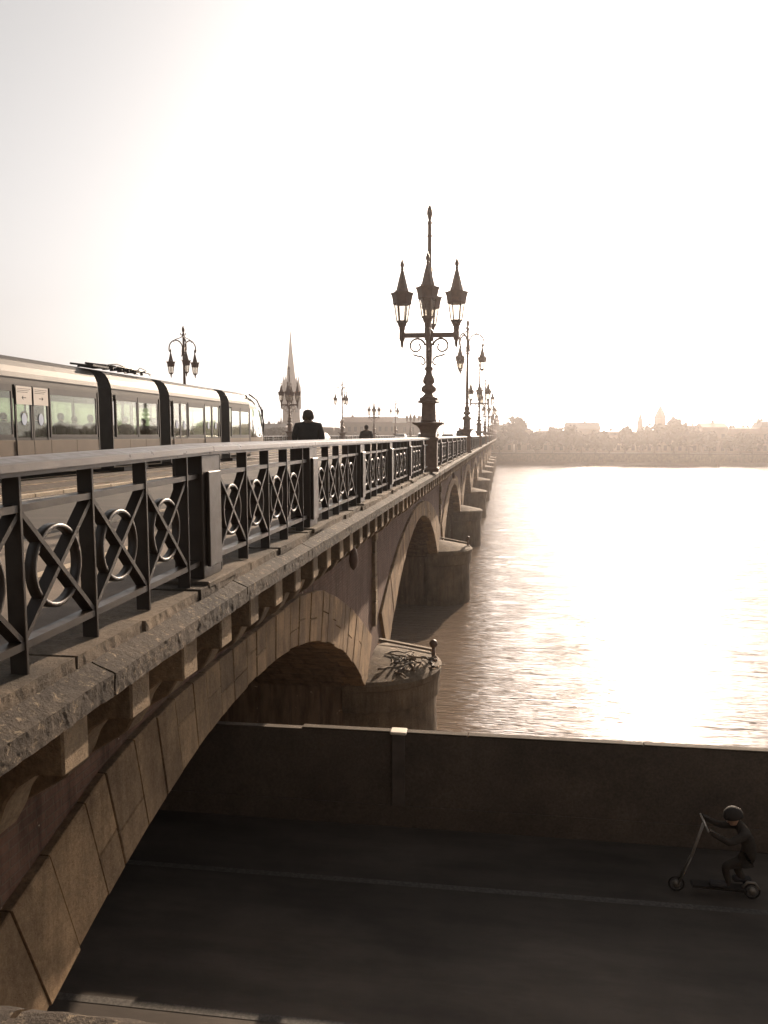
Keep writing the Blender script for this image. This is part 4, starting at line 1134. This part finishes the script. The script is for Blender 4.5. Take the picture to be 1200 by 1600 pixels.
M_wallb = [simple('limestone_facade', (.20, .16, .12), .85, 0, .15, .3, 0, .3, .3), simple('buff_facade', (.15, .11, .08), .85, 0, .15, .3, 0, .3, .3)]
M_roofs = [simple('slate_roof', (.05, .046, .042), .6, 0, .2, 1, 0, .4, .3), simple('tile_roof', (.12, .065, .045), .8, 0, .25, 1, 0, .3, .3)]
M_win = simple('far_window', (.04, .038, .035), .15)
win_me = bevel_mesh(MB().box(-.6, .6, -.06, .03, 0, 2.0).mesh('window', M_win), .02)
chim_me = MB().box(-.5, .5, -.35, .35, -.5, 1.6).box(-.18, .18, -.18, .18, 1.6, 2.1).mesh('chimney', M_wallb[1])
def house(x, y, w, d, h, roof, kind, mi, label, group, name='apartment_house'):
    r = empty(name, (x, y, 3.4), label, 'building', group)
    MB().box(-w / 2, w / 2, 0, d, 0, h).build('wall', M_wallb[mi], r)
    MB().box(-w / 2 - .2, w / 2 + .2, -.3, d + .2, h, h + .35).build('eaves', M_wallb[mi], r)
    z = h + .352; m = MB()
    if kind == 'mansard':
        i = roof * .35; q0 = [(-w / 2, 0), (w / 2, 0), (w / 2, d), (-w / 2, d)]; q1 = [(-w / 2 + i, i), (w / 2 - i, i), (w / 2 - i, d - i), (-w / 2 + i, d - i)]
        m.add([(a, b, z) for a, b in q0] + [(a, b, z + roof * .75) for a, b in q1] + [(0, d * .4, z + roof), (0, d * .6, z + roof)], [(0, 1, 5, 4), (1, 2, 6, 5), (2, 3, 7, 6), (3, 0, 4, 7), (4, 5, 8), (5, 6, 9, 8), (6, 7, 9), (7, 4, 8, 9)])
    elif kind == 'gable':
        m.add([(-w / 2 - .3, -.3, z), (w / 2 + .3, -.3, z), (w / 2 + .3, d + .3, z), (-w / 2 - .3, d + .3, z), (-w / 2 - .3, d / 2, z + roof), (w / 2 + .3, d / 2, z + roof)], [(0, 1, 5, 4), (2, 3, 4, 5), (0, 4, 3), (1, 2, 5), (0, 3, 2, 1)])
    else:
        m.box(-w / 2 + 1, w / 2 - 1, 1, d - 1, z, z + roof * .4)
    rf = m.build('roof', M_roofs[mi], r)
    for k in range(rnd.randint(1, 4)): place(chim_me, 'chimney', rf, (rnd.uniform(-w * .42, w * .42), d * .5, z + roof * (.55 if kind != 'flat' else .3)))
    nw = max(2, int(w / 2.6)); nf = max(2, int(h / 3.2))
    for f_ in range(nf):
        for i in range(nw): place(win_me, 'window', r, (-w / 2 + w * (i + .5) / nw, 0, .8 + f_ * (h - .6) / nf))
x = -6
kk = 0; q_ = 0
while x < 175:
    w = rnd.uniform(7, 15); h = rnd.uniform(6.0, 9.4); kind = rnd.choice(['mansard', 'mansard', 'gable', 'flat'])
    house(x + w / 2, rnd.uniform(305, 312), w - .3, 12, h, rnd.uniform(1.5, 3.0), kind, rnd.randrange(2), 'quay house with %s roof, %s on the skyline counting right from the bridge' % ({'mansard': 'slate mansard', 'gable': 'gabled', 'flat': 'flat stepped'}[kind], ORD[kk]), 'houses along the far quay right of the bridge')
    x += w; kk += 1
x = -330; nb_ = 0
while x < -36:
    w = rnd.uniform(12, 26); h = rnd.uniform(7.8, 10.4) if rnd.random() < .85 else rnd.uniform(11, 13); kind = rnd.choice(['mansard', 'gable', 'gable', 'flat'])
    house(x + w / 2, rnd.uniform(305, 330), w - .5, 14, h, rnd.uniform(1.2, 2.6), kind, rnd.randrange(2), 'brown bank building with %s roof, %s along the left skyline' % ({'mansard': 'mansard', 'gable': 'long gabled', 'flat': 'flat stepped'}[kind], ORD[nb_]), 'buildings on the far bank left of the bridge', 'bank_building')
    x += w + rnd.choice((0, 0, 3)); nb_ += 1

# great church tower with spire
M_goth = simple('gothic_stone', (.14, .105, .08), .9, 0, .3, .2)
def scr2w(px, Y):   # photo column (1200 px wide) -> world X at distance Y, used only to lay the town out
    a_ = R(8.721); u = (px - 600) / 1200.0
    return Y * (u * math.cos(R(5.71)) * 1 - math.tan(a_)) / (1 + u * math.tan(a_)) if False else Y * math.tan(math.atan(u * math.cos(R(5.71))) - a_)
YS = 430
xs_ = scr2w(455.5, YS)
ch = empty('church_tower', (xs_, YS, 3.4), 'very tall gothic church tower with a needle spire and corner pinnacles', 'church')
b0 = EYE - 3.4; k_ = YS / 1200 / math.cos(math.atan2(-xs_, YS)) * 1.0
pxm = 1200 / (YS * math.cos(R(8.7)) + (-xs_) * math.sin(R(8.7)))
H_ = lambda py: (680 - py) / pxm + b0
m = MB(); hw = 13 / pxm
m.lathe([(hw * 1.22, 0), (hw * 1.2, H_(665)), (hw * 1.06, H_(655)), (hw * 1.03, H_(612))], 6, smooth=False); m.build('tower_shaft', M_goth, ch)
m = MB(); m.lathe([(hw * .98, H_(612)), (hw * .75, H_(603)), (hw * .60, H_(597)), (hw * .22, H_(550)), (.25, H_(522)), (.1, H_(517))], 8, smooth=False); m.build('spire', M_goth, ch)
for i in range(6):
    a = math.pi / 3 * i; c_ = (hw * .92 * math.cos(a), hw * .92 * math.sin(a))
    m = MB(); m.lathe([(1.5, H_(640)), (1.4, H_(606)), (.9, H_(603)), (.1, H_(588))], 6, Matrix.Translation((c_[0], c_[1], 0)), smooth=False); m.build('pinnacle', M_goth, ch)
    a += math.pi / 6
    m = MB(); m.box(-1.1, 1.1, -.3, .3, H_(645), H_(618), Matrix.Rotation(a + math.pi / 2, 4, 'Z') @ Matrix.Translation((0, -hw * .93, 0))); m.build('belfry_opening', M_win, ch)
m = MB(); m.box(-14, 14, 3, 30, 0, H_(672)); m.prism([(-15, H_(672)), (15, H_(672)), (0, H_(664))], 1, 3, 30); m.build('nave', M_goth, ch)
def turret(px, Y, pytop, pyb, wpx, label, nm='spired_turret', sides=8):
    x_ = scr2w(px, Y); pm_ = 1200 / (Y * math.cos(R(8.7)) - x_ * math.sin(R(8.7))); b = EYE - 3.4
    r = empty(nm, (x_, Y, 3.4), label, 'tower'); hw_ = wpx / 2 / pm_
    zt, zb = (680 - pytop) / pm_ + b, (680 - pyb) / pm_ + b
    MB().lathe([(hw_, 0), (hw_, zb), (hw_ * 1.1, zb + .1)], sides, smooth=False).build('shaft', M_goth, r)
    MB().lathe([(hw_ * 1.1, zb + .1), (hw_ * .72, zb + (zt - zb) * .45), (.08, zt)], sides, smooth=False).build('roof', M_roofs[0], r)
turret(1030.5, 340, 634, 654, 17, 'broad tower with a tall pointed roof, highest on the right-hand skyline')
turret(999.5, 340, 645, 664, 9, 'slim needle-roofed turret left of the broad pointed tower on the right skyline')
turret(1081.5, 345, 656, 664, 2.6, 'small spike turret right of the broad pointed tower')
turret(927, 345, 656, 664, 2.6, 'small spike turret on the skyline nearest the bridge end')
turret(439.5, 410, 649, 666, 4, 'small pinnacled turret just left of the great church tower')
turret(428.5, 410, 658, 668, 2.6, 'tiny twin spike left of the small pinnacled turret')
turret(426, 410, 661, 668, 2.2, 'tiniest spike turret, between the tram nose and the church')

# small things on the river and in the air
buoy = MB(); buoy.lathe([(.5, -.3), (.62, .0), (.55, .35), (.2, .5), (.12, 1.0), (.02, 1.1)], 12)
tag(buoy.build('buoy', M_lamp, None, (scr2w(1124, 258), 258, 0)), 'small dark mooring buoy floating near the far shore on the right', 'buoy')
bd = MB(); bd.tube([(0, -.3, 0), (0, 0, .03), (0, .3, 0)], [.02, .09, .03], 6)
for s in (-1, 1): bd.add([(0, -.1, .03), (0, .12, .03), (s * .4, .05, .22), (s * .95, -.1, .10), (s * .4, -.12, .20)], [(0, 1, 2, 3, 4)])
tag(bd.build('bird', M_bird, None, (scr2w(1071, 160), 160, EYE + (680 - 618) / 1200 * 160), (0, 0, .6)), 'tiny bird flying high above the right-hand skyline', 'bird')

# ------------------------------------------------------------------ haze over river and town
hm_ = bpy.data.materials.new('haze_air'); hm_.use_nodes = True; hn = hm_.node_tree.nodes; hn.clear()
ho = hn.new('ShaderNodeOutputMaterial'); pv_ = hn.new('ShaderNodeVolumePrincipled')
pv_.inputs['Color'].default_value = (.96, .885, .85, 1); pv_.inputs['Density'].default_value = HAZE_DENSITY; pv_.inputs['Anisotropy'].default_value = HAZE_G
hm_.node_tree.links.new(pv_.outputs[0], ho.inputs['Volume'])
hz = MB().box(-1320, 1320, -1320, 1320, -2.6, 125).build('haze', hm_); hz['kind'] = 'stuff'
